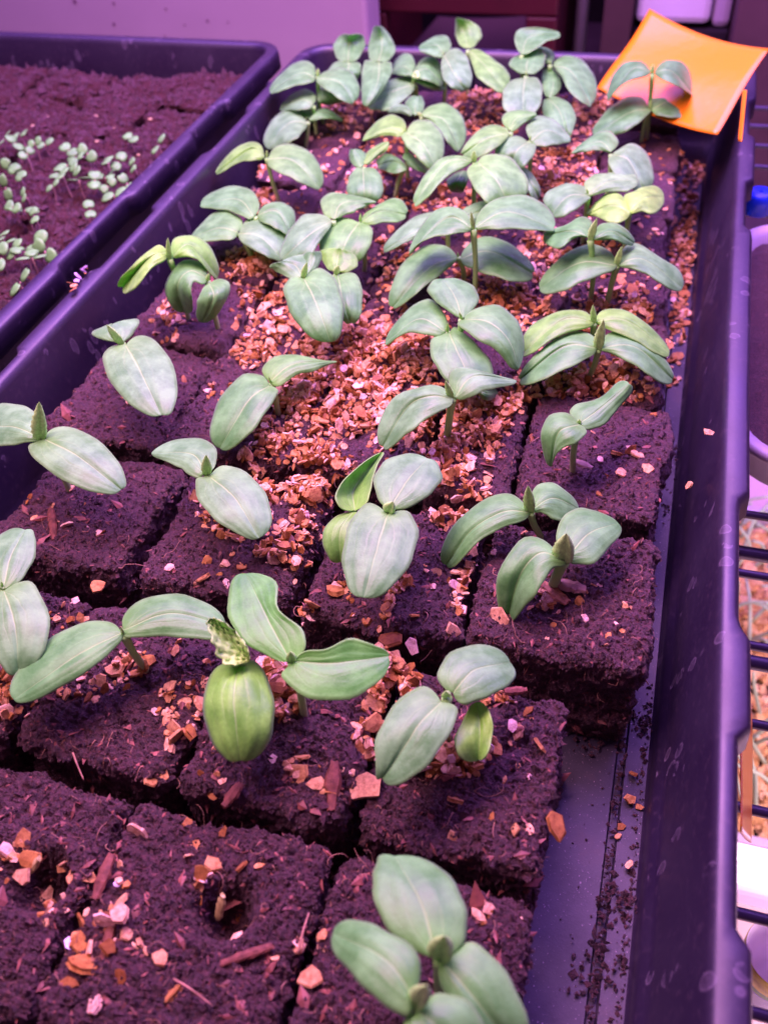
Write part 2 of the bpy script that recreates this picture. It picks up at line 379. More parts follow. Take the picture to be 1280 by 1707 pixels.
# ------------------------------------------------------------------ trays
def rrect(x0, x1, y0, y1, r, nseg=70, nc=8):
    pts = []
    def arc(cx, cy, a0): 
        for k in range(nc + 1):
            a = a0 + (math.pi / 2) * k / nc; pts.append((cx + r * math.cos(a), cy + r * math.sin(a), math.cos(a), math.sin(a)))
    def seg(p, q, nx, ny, n):
        for k in range(1, n): t = k / n; pts.append((p[0] + (q[0] - p[0]) * t, p[1] + (q[1] - p[1]) * t, nx, ny))
    arc(x1 - r, y1 - r, 0); seg((x1 - r, y1), (x0 + r, y1), 0, 1, 24)
    arc(x0 + r, y1 - r, math.pi / 2); seg((x0, y1 - r), (x0, y0 + r), -1, 0, nseg)
    arc(x0 + r, y0 + r, math.pi); seg((x0 + r, y0), (x1 - r, y0), 0, -1, 24)
    arc(x1 - r, y0 + r, 1.5 * math.pi); seg((x1, y0 + r), (x1, y1 - r), 1, 0, nseg)
    return np.array(pts)
def tray(name, x0, x1, y0, y1, H, notch, label, bow=True):
    t = thing(name, (x0, y0, 0), label, 'seed tray')
    L = rrect(x0, x1, y0, y1, 0.014, nseg=140)
    #  (outward offset, z): floor edge, inner wall, rim, lip, outer wall
    prof = [(-0.0112, 0.0006), (-0.0106, 0.0010), (-0.0098, 0.0035), (-0.0092, 0.012), (-0.0078, 0.0128), (-0.0068, 0.020), (-0.0035, 0.040), (-0.0012, H - 0.0035), (-0.0002, H - 0.0009), (0.0010, H),
            (0.0064, H - 0.0002), (0.0074, H - 0.0009), (0.0080, H - 0.0026), (0.0084, H - 0.0110), (0.0076, H - 0.0112), (0.0070, H - 0.0030), (0.0010, H - 0.0022),
            (0.0000, H - 0.006), (-0.0056, 0.020), (-0.0080, 0.010), (-0.0100, -0.0008), (-0.0130, -0.0012)]
    V = []
    for k, (o, z) in enumerate(prof):
        for (x, y, nx, ny) in L:
            oo = o
            if 10 <= k <= 15:
                ins = 0
                for (a, b, sx) in notch:
                    if nx * sx > 0.5: ins = max(ins, min(1, max(0, (y - a) / 0.0025)) * min(1, max(0, (b - y) / 0.0025)))
                oo = o - 0.0030 * ins
            bx = 0
            if bow and nx > 0.5: bx = -0.0020 * math.sin(math.pi * min(1, max(0, (y - y0) / (y1 - y0)))) ** 2 * min(1, z / H)
            V.append((x + nx * oo + bx, y + ny * oo, z))
    n = len(L); F = []
    for k in range(len(prof) - 1):
        for i in range(n):
            j = (i + 1) % n; F.append((k * n + i, (k + 1) * n + i, (k + 1) * n + j, k * n + j))
    b = mesh_obj('tray_wall', V, F, M_tray, t)
    # floor with long grooves
    xs = sorted(set([x0 + 0.011, x1 - 0.011] + [g + d for g in (x0 + 0.019, x0 + 0.068, x0 + 0.131, x1 - 0.068, x1 - 0.019) for d in (-0.0016, -0.0010, 0.0010, 0.0016)]))
    gs = (x0 + 0.019, x0 + 0.068, x0 + 0.131, x1 - 0.068, x1 - 0.019)
    ys = np.linspace(y0 + 0.011, y1 - 0.011, 60); V = []; F = []
    for y in ys:
        for x in xs:
            z = 0.0008 - (0.0016 if min(abs(x - g) for g in gs) < 0.0012 else 0)
            V.append((x, y, z))
    m_ = len(xs)
    F = [(j * m_ + i, j * m_ + i + 1, (j + 1) * m_ + i + 1, (j + 1) * m_ + i) for j in range(len(ys) - 1) for i in range(m_ - 1)]
    mesh_obj('tray_floor', V, F, M_floor, t, smooth=False)
    return t
NR = [(0.323, 0.372, 1), (0.102, 0.156, 1), (0.019, 0.073, 1), (0.42, 0.47, 1), (0.24, 0.30, -1), (0.36, 0.42, -1), (0.12, 0.18, -1)]
tray('seed_tray', -0.131, 0.131, -0.045, 0.522, 0.058, NR, 'deep black plastic tray full of cucumber seedlings in soil blocks')
tray('seed_tray', -0.425, -0.1605, -0.045, 0.521, 0.058, [(0.24, 0.31, 1), (0.38, 0.43, 1), (0.12, 0.18, 1)], 'black plastic tray on the left with tiny sprouts in reddish soil', bow=False)

# wire shelf the trays stand on
M_wire = simple('dark_wire', (0.03, 0.022, 0.05), 0.35, 0.6, 0.2, 80)
sh = thing('wire_shelf', (0.0, 0.2, -0.006), 'dark wire shelf whose bars show to the right of the tray', 'shelf')
for y in (860, 960, 1078, 1208, 1352, 1530, 1690):
    Y = at(1262, y, -0.0045)[1]
    V, F = tube_vf([(-0.6, Y, -0.0045), (0.6, Y, -0.0045)], 0.0017, 10); mesh_obj('shelf_wire', V, F, M_wire, sh)
Y = at(1262, 690, -0.0045)[1]
for k in range(12):
    V, F = tube_vf([(-0.6, Y + k * 0.031, -0.0045), (0.6, Y + k * 0.031, -0.0045)], 0.0017, 10); mesh_obj('shelf_wire', V, F, M_wire, sh)
for y in (925, 1106):
    Y = at(1262, y, -0.02)[1]; V, F = tube_vf([(-0.6, Y, -0.02), (0.6, Y, -0.02)], 0.0028, 10); mesh_obj('shelf_beam', V, F, M_wire, sh)

# ------------------------------------------------------------------ cucumber seedlings
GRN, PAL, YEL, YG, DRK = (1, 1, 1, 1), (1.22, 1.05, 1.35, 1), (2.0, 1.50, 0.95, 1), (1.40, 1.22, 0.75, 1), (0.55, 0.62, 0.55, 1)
UPAR = {1: [.5], 2: [.3, .7], 3: [.2, .5, .8], 4: [.13, .37, .62, .87], 5: [.1, .3, .5, .7, .9]}
prof_s = lambda u: np.clip(1 - np.abs(2 * u - 1) ** 2.5, 0, 1) ** 0.52
def pts(s): return np.array([[float(q) for q in p.split(',')] for p in s.split()])
def leaf(plant, spec, h, m=1.0, t=-6.0, e=-2.0, tint=GRN, el=None, er=None, name='cotyledon', nu=26, nv=8, wave=0.25, rib=0.10):
    M, A, B = [pts(s) for s in spec.split('|')]
    u = 0.5 - 0.5 * np.cos(np.linspace(0, math.pi, nu)); u[0] = 0.0; u[-1] = 1.0
    mid = catmull(M, u); hh = h * (1 - u) * (1 - 2 * u) + (h + m) * 4 * u * (1 - u) + (h + t) * u * (2 * u - 1)
    edges = []
    for S in (A, B):
        us = np.array(UPAR[len(S)]); d = S - catmull(M, us); r = d / prof_s(us)[:, None]
        uu = np.concatenate([[0], us, [1]]); rr = np.vstack([r[0], r, r[-1]])
        R = np.stack([np.interp(u, uu, rr[:, k]) for k in (0, 1)], 1)
        for _ in range(2): R[1:-1] = 0.25 * R[:-2] + 0.5 * R[1:-1] + 0.25 * R[2:]
        edges.append(R * (prof_s(u) * (1 + (0.07 * np.sign(np.sin(np.arange(nu) * 1.9)) if name == 'true_leaf' else 0.02 * np.sin(u * 23 + len(A) * 3 + h))))[:, None])
    sd = rnd.random() * 50
    V, UV = [], []
    for i in range(nu):
        for j in range(-nv, nv + 1):
            v = j / nv; a = abs(v); E_ = edges[0] if v < 0 else edges[1]; ee = (el if el is not None else e) if v < 0 else (er if er is not None else e)
            p2 = mid[i] + E_[i] * a
            s = prof_s(u[i])
            z = hh[i] + ee * a ** 1.7 * s + 0.55 * (1 - math.exp(-a * 7)) * s + wave * a * s * math.sin(u[i] * 9 + sd + 2 * v) + rib * s * math.sin(a * 16 + (sd if rib < .2 else 0))
            V.append(at(p2[0], p2[1], SOIL + (z + (0.9 * math.sin(i * 1.9) * math.sin(j * 1.3) if name == 'true_leaf' else 0)) / 1000)); UV.append((u[i], (v + 1) / 2))
    k = 2 * nv + 1
    F = np.array([(i * k + j, (i + 1) * k + j, (i + 1) * k + j + 1, i * k + j + 1) for i in range(nu - 1) for j in range(k - 1)])
    V = np.array(V)
    q = F[len(F) // 2]; nrm = np.cross(V[q[1]] - V[q[0]], V[q[3]] - V[q[0]])
    if nrm[2] < 0: F = F[:, ::-1]
    o = mesh_obj(name, V, F, M_leaf, plant, uv=UV); o.color = tint
    md = o.modifiers.new('thickness', 'SOLIDIFY'); md.thickness = 0.0003; md.offset = -1
    return o
def bud(plant, P0, P1, wd, green=0.0):
    P0, P1 = np.array(P0), np.array(P1); ax = P1 - P0; L = np.linalg.norm(ax); ax /= L
    view = P0 - CN; side = np.cross(ax, view); side /= np.linalg.norm(side); fr = np.cross(side, ax); fr *= (-1 if np.dot(fr, view) > 0 else 1)
    nu, k = 18, 12; V = []; wr = wd / 2
    for i in range(nu):
        u = i / (nu - 1); s = (math.sin(math.pi * min(1, u ** 0.75)) ** 0.8 * 0.95 + 0.12 * (1 - u)) * (1 + 0.12 * (i % 2))
        for j in range(k):
            a = 2 * math.pi * j / k; rr = 1 + 0.16 * math.cos(3 * a) + 0.08 * rnd.uniform(-1, 1)
            fold = -0.55 * wr * s * math.exp(-((a - math.pi / 2) / 0.35) ** 2)
            V.append(P0 + ax * (u * L) + side * (math.cos(a) * wr * s * rr) + fr * (math.sin(a) * wr * 0.7 * s * rr + fold))
    F = [(i * k + j, i * k + (j + 1) % k, (i + 1) * k + (j + 1) % k, (i + 1) * k + j) for i in range(nu - 1) for j in range(k)]
    o = mesh_obj('true_leaf', V, F, M_bud, plant)
    # fine hairs on the young leaf
    HV, HF = [], []
    for q in range(70):
        i = rnd.randrange(1, nu - 1); j = rnd.randrange(k); p = np.array(V[i * k + j]); c = P0 + ax * (i / (nu - 1) * L)
        d = (p - c); d /= np.linalg.norm(d) + 1e-9; d = d + ax * 0.3; l = rnd.uniform(0.0003, 0.0007); n0 = len(HV)
        HV += [p, p + side * 0.00005, p + d * l]; HF += [(n0, n0 + 1, n0 + 2)]
    hr = mesh_obj('leaf_hair', HV, HF, M_bud, None, smooth=False); hr.parent = o
    tag(hr, kind='stuff')
    return o
GRP = 'cucumber seedlings in the main tray'
def seedling(label, node, leaves, h=20, base=None, budpx=None, budw=None, r=0.0011, off=(0, 0)):
    """node: pixel of the leaf joint; base: pixel of the stem's foot (or None: straight below)"""
    if base is not None:
        b = at(base[0], base[1], SOIL); g, _ = ground(b[0], b[1], SOIL); b = at(base[0], base[1], g)
        nd = over(node[0], node[1], b[0], b[1]); h = (nd[2] - SOIL) * 1000
        h = min(max(h, 7), 46); nd = at(node[0], node[1], SOIL + h / 1000)
    else:
        nd = at(node[0], node[1], SOIL + h / 1000); b = np.array([nd[0] + off[0] * 0.001, nd[1] + off[1] * 0.001, SOIL]); g, _ = ground(b[0], b[1], SOIL); b[2] = g
    t = thing('cucumber_seedling', (b[0], b[1], b[2]), label, 'seedling', GRP)
    mid = (b + nd) / 2 + np.array([rnd.uniform(-1, 1) * 0.0012, rnd.uniform(-1, 1) * 0.0008, 0])
    P = catmull([b - [0, 0, 0.004], b, mid, nd - [0, 0, 0.0006]], np.linspace(0, 1, 16))
    V, F = tube_vf(P, np.interp(np.linspace(0, 1, 16), [0, .3, .8, 1], [1.15 * r, r, r, 1.3 * r]), 12); mesh_obj('stem', V, F, M_stem, t)
    for L in leaves:
        spec, kw = (L, {}) if isinstance(L, str) else (L[0], dict(L[1]))
        leaf(t, spec, h + kw.pop('dh', 0), **kw)
    if budpx is None: budpx = (node[0] + rnd.uniform(-2, 2), node[1] - 9)
    if budpx:
        tp = over(budpx[0], budpx[1], nd[0], nd[1]); 
        if tp[2] < nd[2] + 0.001: tp = at(budpx[0], budpx[1], nd[2] + 0.002)
        L = np.linalg.norm(tp - nd)
        bud(t, nd - (tp - nd) * 0.15, tp, (budw or 0.34) * L)
    return t
S = seedling
# ---- front
S('big front seedling with one long oval leaf pointing back, nearest the bottom edge', (733, 1594), [
  ('728,1599 701,1506 657,1427|642,1545 619,1478 628,1440|777,1560 772,1500 735,1446', dict(t=-3)),
  ('737,1604 787,1660 850,1740|735,1640 760,1700 815,1755|790,1570 850,1628 882,1712', dict(dh=-1))], h=27, budpx=(741, 1560), budw=0.42)
S('large seedling cut by the bottom edge, its left leaf notched at the tip', (694, 1672), [
  ('689,1663 642,1598 555,1556|700,1592 640,1552 594,1533|672,1695 612,1656 572,1607', dict(dh=1)),
  ('698,1687 735,1718 775,1765|732,1655 790,1672 812,1735|675,1702 670,1745 710,1775', dict(dh=-1))], h=34, budpx=(712, 1642), budw=0.36)
S('pale blotched seedling with a puckered yellow third leaf, right in the second row', (745, 1161), [
  ('755,1155 790,1117 850,1104|728,1125 755,1083 815,1075|777,1174 817,1162 853,1138', dict(m=1.5, t=-3, tint=PAL)),
  ('735,1170 700,1205 677,1240 637,1297|702,1142 650,1182 621,1242 628,1288|764,1185 745,1232 708,1282 664,1307', dict(m=1.5, tint=PAL)),
  ('795,1172 800,1218 797,1266|782,1185 755,1232 768,1262|812,1182 822,1212 812,1254', dict(dh=-7, tint=(1.8, 1.40, .7, 1), e=1.2, t=-3, wave=.8))], h=20, budpx=(743, 1152), budw=0.9)
S('seedling with two long narrow leaves spread wide, left side of the second row', (206, 1056), [
  ('207,1050 285,1022 374,1042|220,1008 290,989 350,1008|224,1062 285,1062 350,1066', dict(t=-2)),
  ('203,1055 130,1092 24,1166|165,1034 95,1055 35,1112|190,1082 145,1122 75,1160', dict(t=-4))], base=(245, 1118), budpx=(203, 1046))
S('pale seedling cut by the left edge above the long narrow leaves', (5, 978), [
  ('6,982 18,930 42,883|-22,960 -25,920 5,888|40,962 62,925 58,893', dict(t=0, tint=PAL)),
  ('7,985 25,1040 32,1120|-18,1000 -25,1060 5,1112|55,970 87,1040 66,1100', dict(tint=PAL))], h=20)
S('seedling with a bright yellow green dome shaped leaf and a hairy young leaf', (400, 1110), [
  ('396,1112 390,1173 400,1268|365,1108 338,1155 343,1215 368,1258|425,1100 455,1150 459,1200 441,1250', dict(tint=(1.40, 1.28, .62, 1), m=2, t=-7, e=-4.5, rib=.24, wave=.7)),
  ('414,1102 388,1072 351,1032|376,1106 357,1078 350,1048|412,1082 398,1058 375,1040', dict(tint=(3.2, 1.8, 2.0, 1), t=5, dh=3, e=3, name='true_leaf', wave=1.2))], h=22, budpx=(396, 1096), budw=0.9)
S('seedling with an S shaped leaf reaching up and a hooked leaf to the right', (487, 1101), [
  ('484,1102 449,1035 410,956|450,1095 401,1068 378,1022 386,972|510,1075 500,1042 455,1015 461,968', dict(t=2, m=2, e=-1, er=1.5, tint=(.9, 1.1, .7, 1))),
  ('492,1103 559,1105 648,1094|512,1085 540,1087 585,1060 625,1078|468,1128 520,1168 592,1164 636,1130', dict(t=-1, m=0, el=2, er=-2, tint=(.9, 1.1, .7, 1)))], h=26, budpx=(484, 1086), budw=0.6)
S('seedling with the largest round bluish leaf hanging forward in the middle of the third row', (647, 853), [
  ('646,857 628,915 606,996|612,838 580,875 569,930 580,978|681,853 699,888 685,940 645,986', dict(t=-3, tint=PAL)),
  ('650,847 680,800 712,764|630,830 621,798 640,768 678,756|682,846 716,825 739,800 730,775', dict(t=0, tint=PAL))], h=25, budpx=(655, 836), budw=0.8)
S('yellow green seedling with a curled leaf behind the largest round leaf', (589, 852), [
  ('591,850 592,812 636,755|565,843 562,818 590,785|614,832 622,800 630,770', dict(tint=YG, t=6, e=4)),
  ('588,854 567,885 567,937|557,862 536,892 545,925|602,862 603,900 588,930', dict(tint=YG, t=-6))], h=15, budpx=False)
S('seedling with a broad drooping left leaf and serrated bud behind the corner block', (884, 852), [
  ('882,854 840,853 785,884 744,942|860,827 820,826 770,860 735,915|869,869 829,884 795,905 765,938', dict(t=-13, m=1)),
  ('889,848 922,830 964,848|888,815 918,803 950,824|901,853 916,863 938,870', dict(t=-5))], base=(901, 896), budpx=(880, 809), budw=0.3)
S('thick stemmed seedling with a seed husk at its foot on the right corner block', (939, 933), [
  ('943,937 901,921 866,960 845,1032|906,898 860,905 826,965 831,1010|926,945 908,970 888,1000 862,1026', dict(t=-16, m=1)),
  ('946,929 983,888 1030,872|925,894 946,852 975,847 1004,856|959,940 996,939 1010,918 1034,890', dict(t=-2))], base=(920, 980), budpx=(944, 889), budw=0.5, r=0.0016)
S('seedling with a spoon shaped leaf raised to the right, alone on a bare block', (965, 706), [
  ('966,707 930,722 918,778|943,687 912,694 900,728 907,762|978,722 955,743 930,752 922,768', dict(t=-12, m=1)),
  ('967,705 998,682 1048,640|948,686 965,671 1003,664 1030,636|979,717 1012,706 1028,682 1052,655', dict(t=5, m=0))], base=(954, 786), budpx=(966, 699), budw=0.8)
S('seedling with two long drooping leaves and a tall pink bud, right side of the tray', (997, 580), [
  ('995,580 940,577 867,632|985,556 945,555 895,588 871,616|980,596 945,615 905,634 878,640', dict(t=-10)),
  ('999,580 1058,578 1120,632|1012,555 1052,552 1095,585 1117,612|1015,588 1050,606 1082,627 1105,639', dict(t=-10))], base=(980, 632), budpx=(1006, 532), budw=0.28)
S('yellowish seedling with scalloped leaf edges just behind the tall pink bud', (990, 536), [
  ('989,537 940,532 874,586|978,520 945,517 902,532 873,556|980,546 940,557 905,577 880,592', dict(tint=YG, t=-7)),
  ('993,535 1045,535 1115,588|1002,518 1035,515 1070,534 1102,563|1012,548 1045,562 1075,578 1100,592', dict(tint=YG, t=-7))], h=17, base=None, budpx=(988, 508), budw=0.3, off=(-1, 0))
S('tall stemmed seedling with its right leaf rolled under at the tip, centre right', (753, 662), [
  ('755,665 717,660 680,677 638,744|738,645 705,644 655,662 630,712|742,682 712,697 683,722 658,740', dict(t=-12, tint=PAL)),
  ('758,662 790,627 860,634|746,628 762,611 805,620 838,628|775,665 800,655 825,648 848,642', dict(t=0, m=4, tint=PAL))], base=(744, 741), budpx=(742, 634), budw=0.3, r=0.0013)
S('seedling with a pointed right leaf curving down, middle of the tray', (770, 531), [
  ('770,530 758,495 738,465|756,524 730,507 711,488 719,470|783,523 799,502 793,480 768,466', dict(t=2)),
  ('774,532 815,537 848,568 865,614|788,517 828,507 857,528 874,570|763,541 792,566 828,584 846,608', dict(t=-9, m=1))], h=24, budpx=(765, 520))
S('seedling with one leaf hanging straight down the middle and one out to the left', (746, 552), [
  ('742,552 697,532 642,572|743,527 718,497 685,512 655,543|728,561 698,556 667,559 652,571', dict(t=-7)),
  ('749,555 766,595 790,650|718,566 720,598 737,628 765,650|760,545 790,570 814,597 822,627', dict(t=-5)),
  ('790,640 810,655 830,655|800,640 815,645|800,660 815,668', dict(dh=-8, tint=DRK))], h=19, budpx=(746, 538))
S('seedling with two broad flat leaves low under the wide pair, middle right of centre', (764, 428), [
  ('762,429 715,447 655,512|740,408 700,412 662,450 649,492|750,445 717,471 690,493 672,506', dict(t=-9)),
  ('767,431 816,419 886,455|784,402 820,394 862,414 886,440|782,447 820,460 850,470 878,468', dict(t=-6))], base=(773, 470), budpx=(762, 420))
S('seedling with the widest pair of leaves spread sideways, centre right', (789, 380), [
  ('787,380 746,363 683,424|777,353 747,345 715,358 691,395|770,387 735,395 706,402 690,412', dict(t=-9)),
  ('792,379 845,353 923,380|802,348 835,329 884,327 915,349|806,381 841,383 884,384 912,384', dict(t=-5))], h=33, off=(1, -2), budpx=(785, 352), budw=0.22)
S('dull grey green seedling mostly hidden behind the widest pair of leaves', (745, 372), [
  ('735,372 690,388 640,418|721,353 685,364 652,394|703,394 675,405 655,416', dict(t=-6, tint=PAL)),
  ('760,370 800,352 850,345|775,346 805,335 832,336|780,372 810,368 838,358', dict(tint=PAL))], h=20, budpx=False)
S('pale yellow green seedling with a long left leaf and a broad right leaf hanging forward', (791, 268), [
  ('788,267 744,272 691,339|773,260 740,261 714,284 694,315|772,280 745,294 720,322 701,338', dict(t=-10, tint=(1.3, 1.2, 1.1, 1))),
  ('796,270 827,300 847,342|778,284 789,312 806,334 826,346|812,258 846,258 873,287 880,322', dict(t=-8, tint=(1.3, 1.2, 1.1, 1))),
  ('772,284 762,302 760,321|782,296 775,315|745,299 748,314', dict(dh=-10, tint=DRK))], h=30, budpx=(790, 251), budw=0.5)
S('seedling hidden under the pale yellow green leaves, one edge showing on the right', (862, 280), [
  ('858,278 882,300 897,330|880,282 899,310|866,300 884,328', dict(tint=PAL))], h=16, budpx=False)
S('bluish seedling with heart shaped lower leaf, between two yellow green ones', (883, 234), [
  ('885,235 912,217 950,232|876,211 899,191 928,203 945,222|896,243 912,244 932,241 944,237', dict(t=-3, tint=PAL)),
  ('880,237 862,250 850,272|862,226 840,232 824,250 830,268|894,243 888,262 873,279 862,284', dict(tint=PAL))], h=26, budpx=(884, 226))
S('upright yellow green seedling with a broad ribbed leaf leaning left, right of centre', (850, 219), [
  ('848,221 810,232 771,257|838,211 812,207 785,228 770,250|842,233 824,248 806,260 784,264', dict(tint=(1.35, 1.2, 1, 1))),
  ('850,217 862,196 894,190|838,207 837,191 860,183 882,185|855,220 868,211 880,202 890,195', dict(tint=(1.3, 1.2, 1, 1), t=1))], h=28, budpx=False)
S('seedling with two round leaves one above the other, behind the bluish heart shaped leaf', (916, 163), [
  ('914,165 932,185 946,227|905,170 904,198 924,220|928,161 953,175 961,200 952,222', dict()),
  ('916,163 922,138 914,113|905,152 901,130 905,115|932,152 936,135 926,118', dict(t=1))], h=17, budpx=False)
S('seedling with a lilac tinted lower leaf, back right of centre', (877, 126), [
  ('875,130 872,155 872,196|850,135 837,156 838,180 855,196|896,130 905,150 901,175 888,193', dict(tint=PAL)),
  ('877,122 879,102 892,82|863,121 846,107 855,96 872,87|892,123 908,108 910,92 904,82', dict(t=1))], h=26, budpx=(877, 117))
S('seedling with a large drooping leaf beside the orange card', (917, 107), [
  ('922,109 952,120 985,174|932,95 957,93 982,112 995,145|935,126 945,150 962,166 978,174', dict(t=-7)),
  ('915,105 909,88 897,78|907,102 896,92 889,84|922,102 925,90 912,80', dict(t=1))], h=22, budpx=(916, 101))
S('seedling whose curled leaf stands above the back rim, right of centre', (869, 90), [
  ('870,90 882,62 932,57|860,76 858,55 880,45 920,50|886,84 900,78 914,67 926,64', dict(t=4, e=2))], h=29, budpx=False)
S('seedling with a ragged edged upright leaf above the back rim', (780, 82), [
  ('779,80 774,57 762,30|765,74 757,56 759,40|792,75 804,60 796,42', dict(t=10, tint=(1.4, 1.25, 0.9, 1))),
  ('782,84 810,112 842,150|800,83 820,97 840,112 850,128|786,106 795,130 812,141 830,153', dict(tint=(1.4, 1.25, 0.9, 1)))], h=26, budpx=False)
S('seedling with a bluish leaf hanging down beside the ragged leaf', (739, 91), [
  ('738,90 727,75 698,79|752,80 747,60 727,59 709,69|732,96 722,95 709,89', dict(t=2)),
  ('740,92 755,120 775,150|758,80 777,90 787,120 785,142|735,108 737,130 749,143 762,151', dict(tint=PAL))], h=30, budpx=(739, 86))
S('clustered seedling with four short leaves near the back rim, left of centre', (690, 124), [
  ('690,122 712,115 738,138|701,100 722,94 737,112|700,131 715,136 728,141', dict(dh=1)),
  ('689,122 672,110 650,119|692,103 680,88 662,96|681,127 669,127 657,124', dict(dh=0)),
  ('692,133 715,140 742,147|705,126 726,135|702,142 724,151', dict(dh=-4, tint=PAL))], h=22, budpx=(698, 130))
S('seedling with a bluish leaf sweeping down to the left near the back', (692, 140), [
  ('692,140 657,152 614,178|682,129 655,131 630,145 615,162|686,155 670,170 646,185 625,183', dict(tint=PAL))], h=17, budpx=False)
S('leftmost of the two upright seedlings against the back rim, blunt topped leaf', (580, 103), [
  ('580,102 582,77 584,58|562,97 554,77 566,60|597,97 610,76 605,59', dict(t=9)),
  ('582,105 580,120 580,138|561,102 544,120 548,136|600,105 602,120 595,133', dict(dh=-1))], h=25, budpx=False)
S('tall seedling with a pointed leaf above the back rim and a long leaf hanging down', (632, 103), [
  ('631,102 637,75 631,44|615,96 613,72 621,50|648,100 661,84 652,62 640,47', dict(t=11)),
  ('632,106 630,135 612,178|607,102 602,130 603,160|653,105 651,128 633,158', dict())], h=27, budpx=False)
S('back left seedling with one leaf pointing left over the tray wall', (530, 126), [
  ('525,130 500,122 450,152|524,108 502,101 480,112 457,135|520,137 497,142 475,149 460,154', dict(t=-7)),
  ('528,130 565,137 590,170|547,117 572,112 592,127 600,152|533,141 547,152 566,166 580,171', dict(t=-6)),
  ('532,140 544,156 560,173|528,150 531,171|552,142 574,162', dict(dh=-9, tint=PAL))], h=27, budpx=(530, 114), budw=0.5)
S('seedling whose folded pale leaf lies behind the back left stem', (522, 176), [
  ('522,175 502,166 467,181|527,160 510,148 485,157|515,182 495,185 477,184', dict(tint=PAL))], h=18, budpx=False)
S('tall stemmed seedling with a bluish down swept leaf, back left', (513, 202), [
  ('512,205 482,205 445,247|498,186 475,182 452,202 440,227|507,217 495,232 480,240 464,245', dict(t=-9, tint=PAL)),
  ('515,200 537,187 571,200|525,186 545,180 562,191|528,201 545,199 561,201', dict(t=-5)),
  ('510,200 512,187 522,174|499,188 507,174|523,194 533,182', dict(dh=-2, tint=PAL))], base=(510, 247), budpx=False)
S('seedling leaning left on a curved stem, its left leaf pointed over the tray wall', (445, 262), [
  ('441,262 419,248 361,289|436,241 413,237 385,253 368,273|432,266 411,269 391,274 373,285', dict(t=-10, tint=YG)),
  ('448,264 489,268 534,313|461,243 492,241 523,259 538,288|450,279 478,293 500,305 521,312', dict(t=-9, tint=(1.2, 1.1, 1, 1)))], base=(464, 332), budpx=(445, 250))
S('seedling with a broad oval leaf to the left, its partner tucked behind', (426, 360), [
  ('423,361 396,332 335,341|433,341 421,318 385,309 349,323|412,363 391,355 363,349 344,346', dict(t=-3)),
  ('430,358 461,352 486,389|442,341 470,338 492,354|441,371 461,383 477,390', dict())], h=19, budpx=False)
S('seedling just in front of the broad oval leaf, left half pointed', (398, 388), [
  ('397,387 363,380 317,399|405,369 388,354 358,352 334,375|388,399 366,401 343,404 326,402', dict(t=-5, tint=(1.1, 1.05, 1.05, 1))),
  ('399,389 433,394 470,431|411,366 444,358 474,375 480,408|402,403 422,417 443,428 460,434', dict(t=-6, tint=PAL))], base=(421, 431), budpx=False)
S('damaged yellow seedling with a long limp leaf hanging over the tray edge', (283, 430), [
  ('279,420 249,430 205,478|267,407 238,426 211,454 197,470|277,433 252,447 234,472 212,489', dict(tint=YEL, t=-12, m=3)),
  ('287,428 318,408 363,462|287,400 315,393 346,405 362,434|300,429 318,430 338,440 352,458', dict(tint=(1.6, 1.4, 0.9, 1), t=-12, m=3))], h=30, budpx=(280, 396), budw=0.25, off=(2, 0))
S('seedling with a leaf curled into a ring, near the left wall', (346, 468), [
  ('345,461 315,452 296,478 307,520|340,440 303,433 276,470 284,510|338,474 320,470 321,495 322,514', dict(t=-14, m=3)),
  ('349,473 356,496 338,538|336,486 328,500 328,520|368,464 386,475 376,503 358,530', dict(t=-12, m=1))], h=24, budpx=(349, 455), budw=0.4)
S('seedling with a round pale leaf leaning left in the crowded middle left cluster', (555, 367), [
  ('553,368 515,392 470,433|532,357 505,357 483,382 469,412|547,384 533,402 522,422 502,436', dict(tint=PAL)),
  ('557,365 572,338 627,336|540,358 534,335 553,320 592,326|572,359 590,356 606,347 617,340', dict(t=0, tint=(1.2, 1.1, 1, 1)))], h=25, budpx=False)
S('seedling with a glossy right leaf and a large folded leaf, crowded middle left cluster', (601, 369), [
  ('603,370 632,352 676,358|607,356 638,337 664,329 677,343|617,375 637,371 655,371 669,368', dict(t=-4, tint=(1.1, 1.1, .8, 1))),
  ('598,371 580,398 562,438|566,361 543,380 529,408 545,434|617,376 622,395 612,420 594,438', dict(tint=(1.1, 1.1, .9, 1)))], h=22, budpx=(601, 355), budw=0.3)
S('seedling with a big oval leaf carrying a pink crumb near its tip', (506, 461), [
  ('507,465 530,512 551,570|483,464 471,484 485,526 517,561|535,446 562,470 574,512 568,556', dict(t=-7, tint=(1.05, 1.05, 1.1, 1))),
  ('504,461 492,442 468,436|482,463 458,452 449,444|520,455 528,430 500,424', dict(t=3, tint=PAL)),
  ('508,459 518,440 522,420|500,440 504,426|528,448 537,425', dict(t=4, tint=PAL))], h=26, budpx=(512, 437), budw=0.35)
S('seedling tucked right behind the big oval leaf, long leaf hanging beside it', (560, 456), [
  ('563,460 571,500 584,539|551,470 556,502 570,532|590,455 604,478 604,510 598,532', dict(t=-6)),
  ('560,450 563,432 566,414|546,448 535,430 534,417|580,453 598,442 591,424', dict(t=4, tint=YG))], h=20, budpx=(565, 442), budw=0.6)
S('seedling with a grey green leaf facing the camera, upper left middle', (606, 278), [
  ('605,281 606,307 608,336|590,283 578,304 581,328|628,283 639,304 635,331', dict(t=-5)),
  ('602,279 594,262 588,249|589,276 581,262 583,251|609,270 611,259 604,251', dict(t=3)),
  ('608,273 625,252 647,236|609,257 628,242|623,267 641,254', dict(t=4, tint=YG))], h=22, budpx=False)
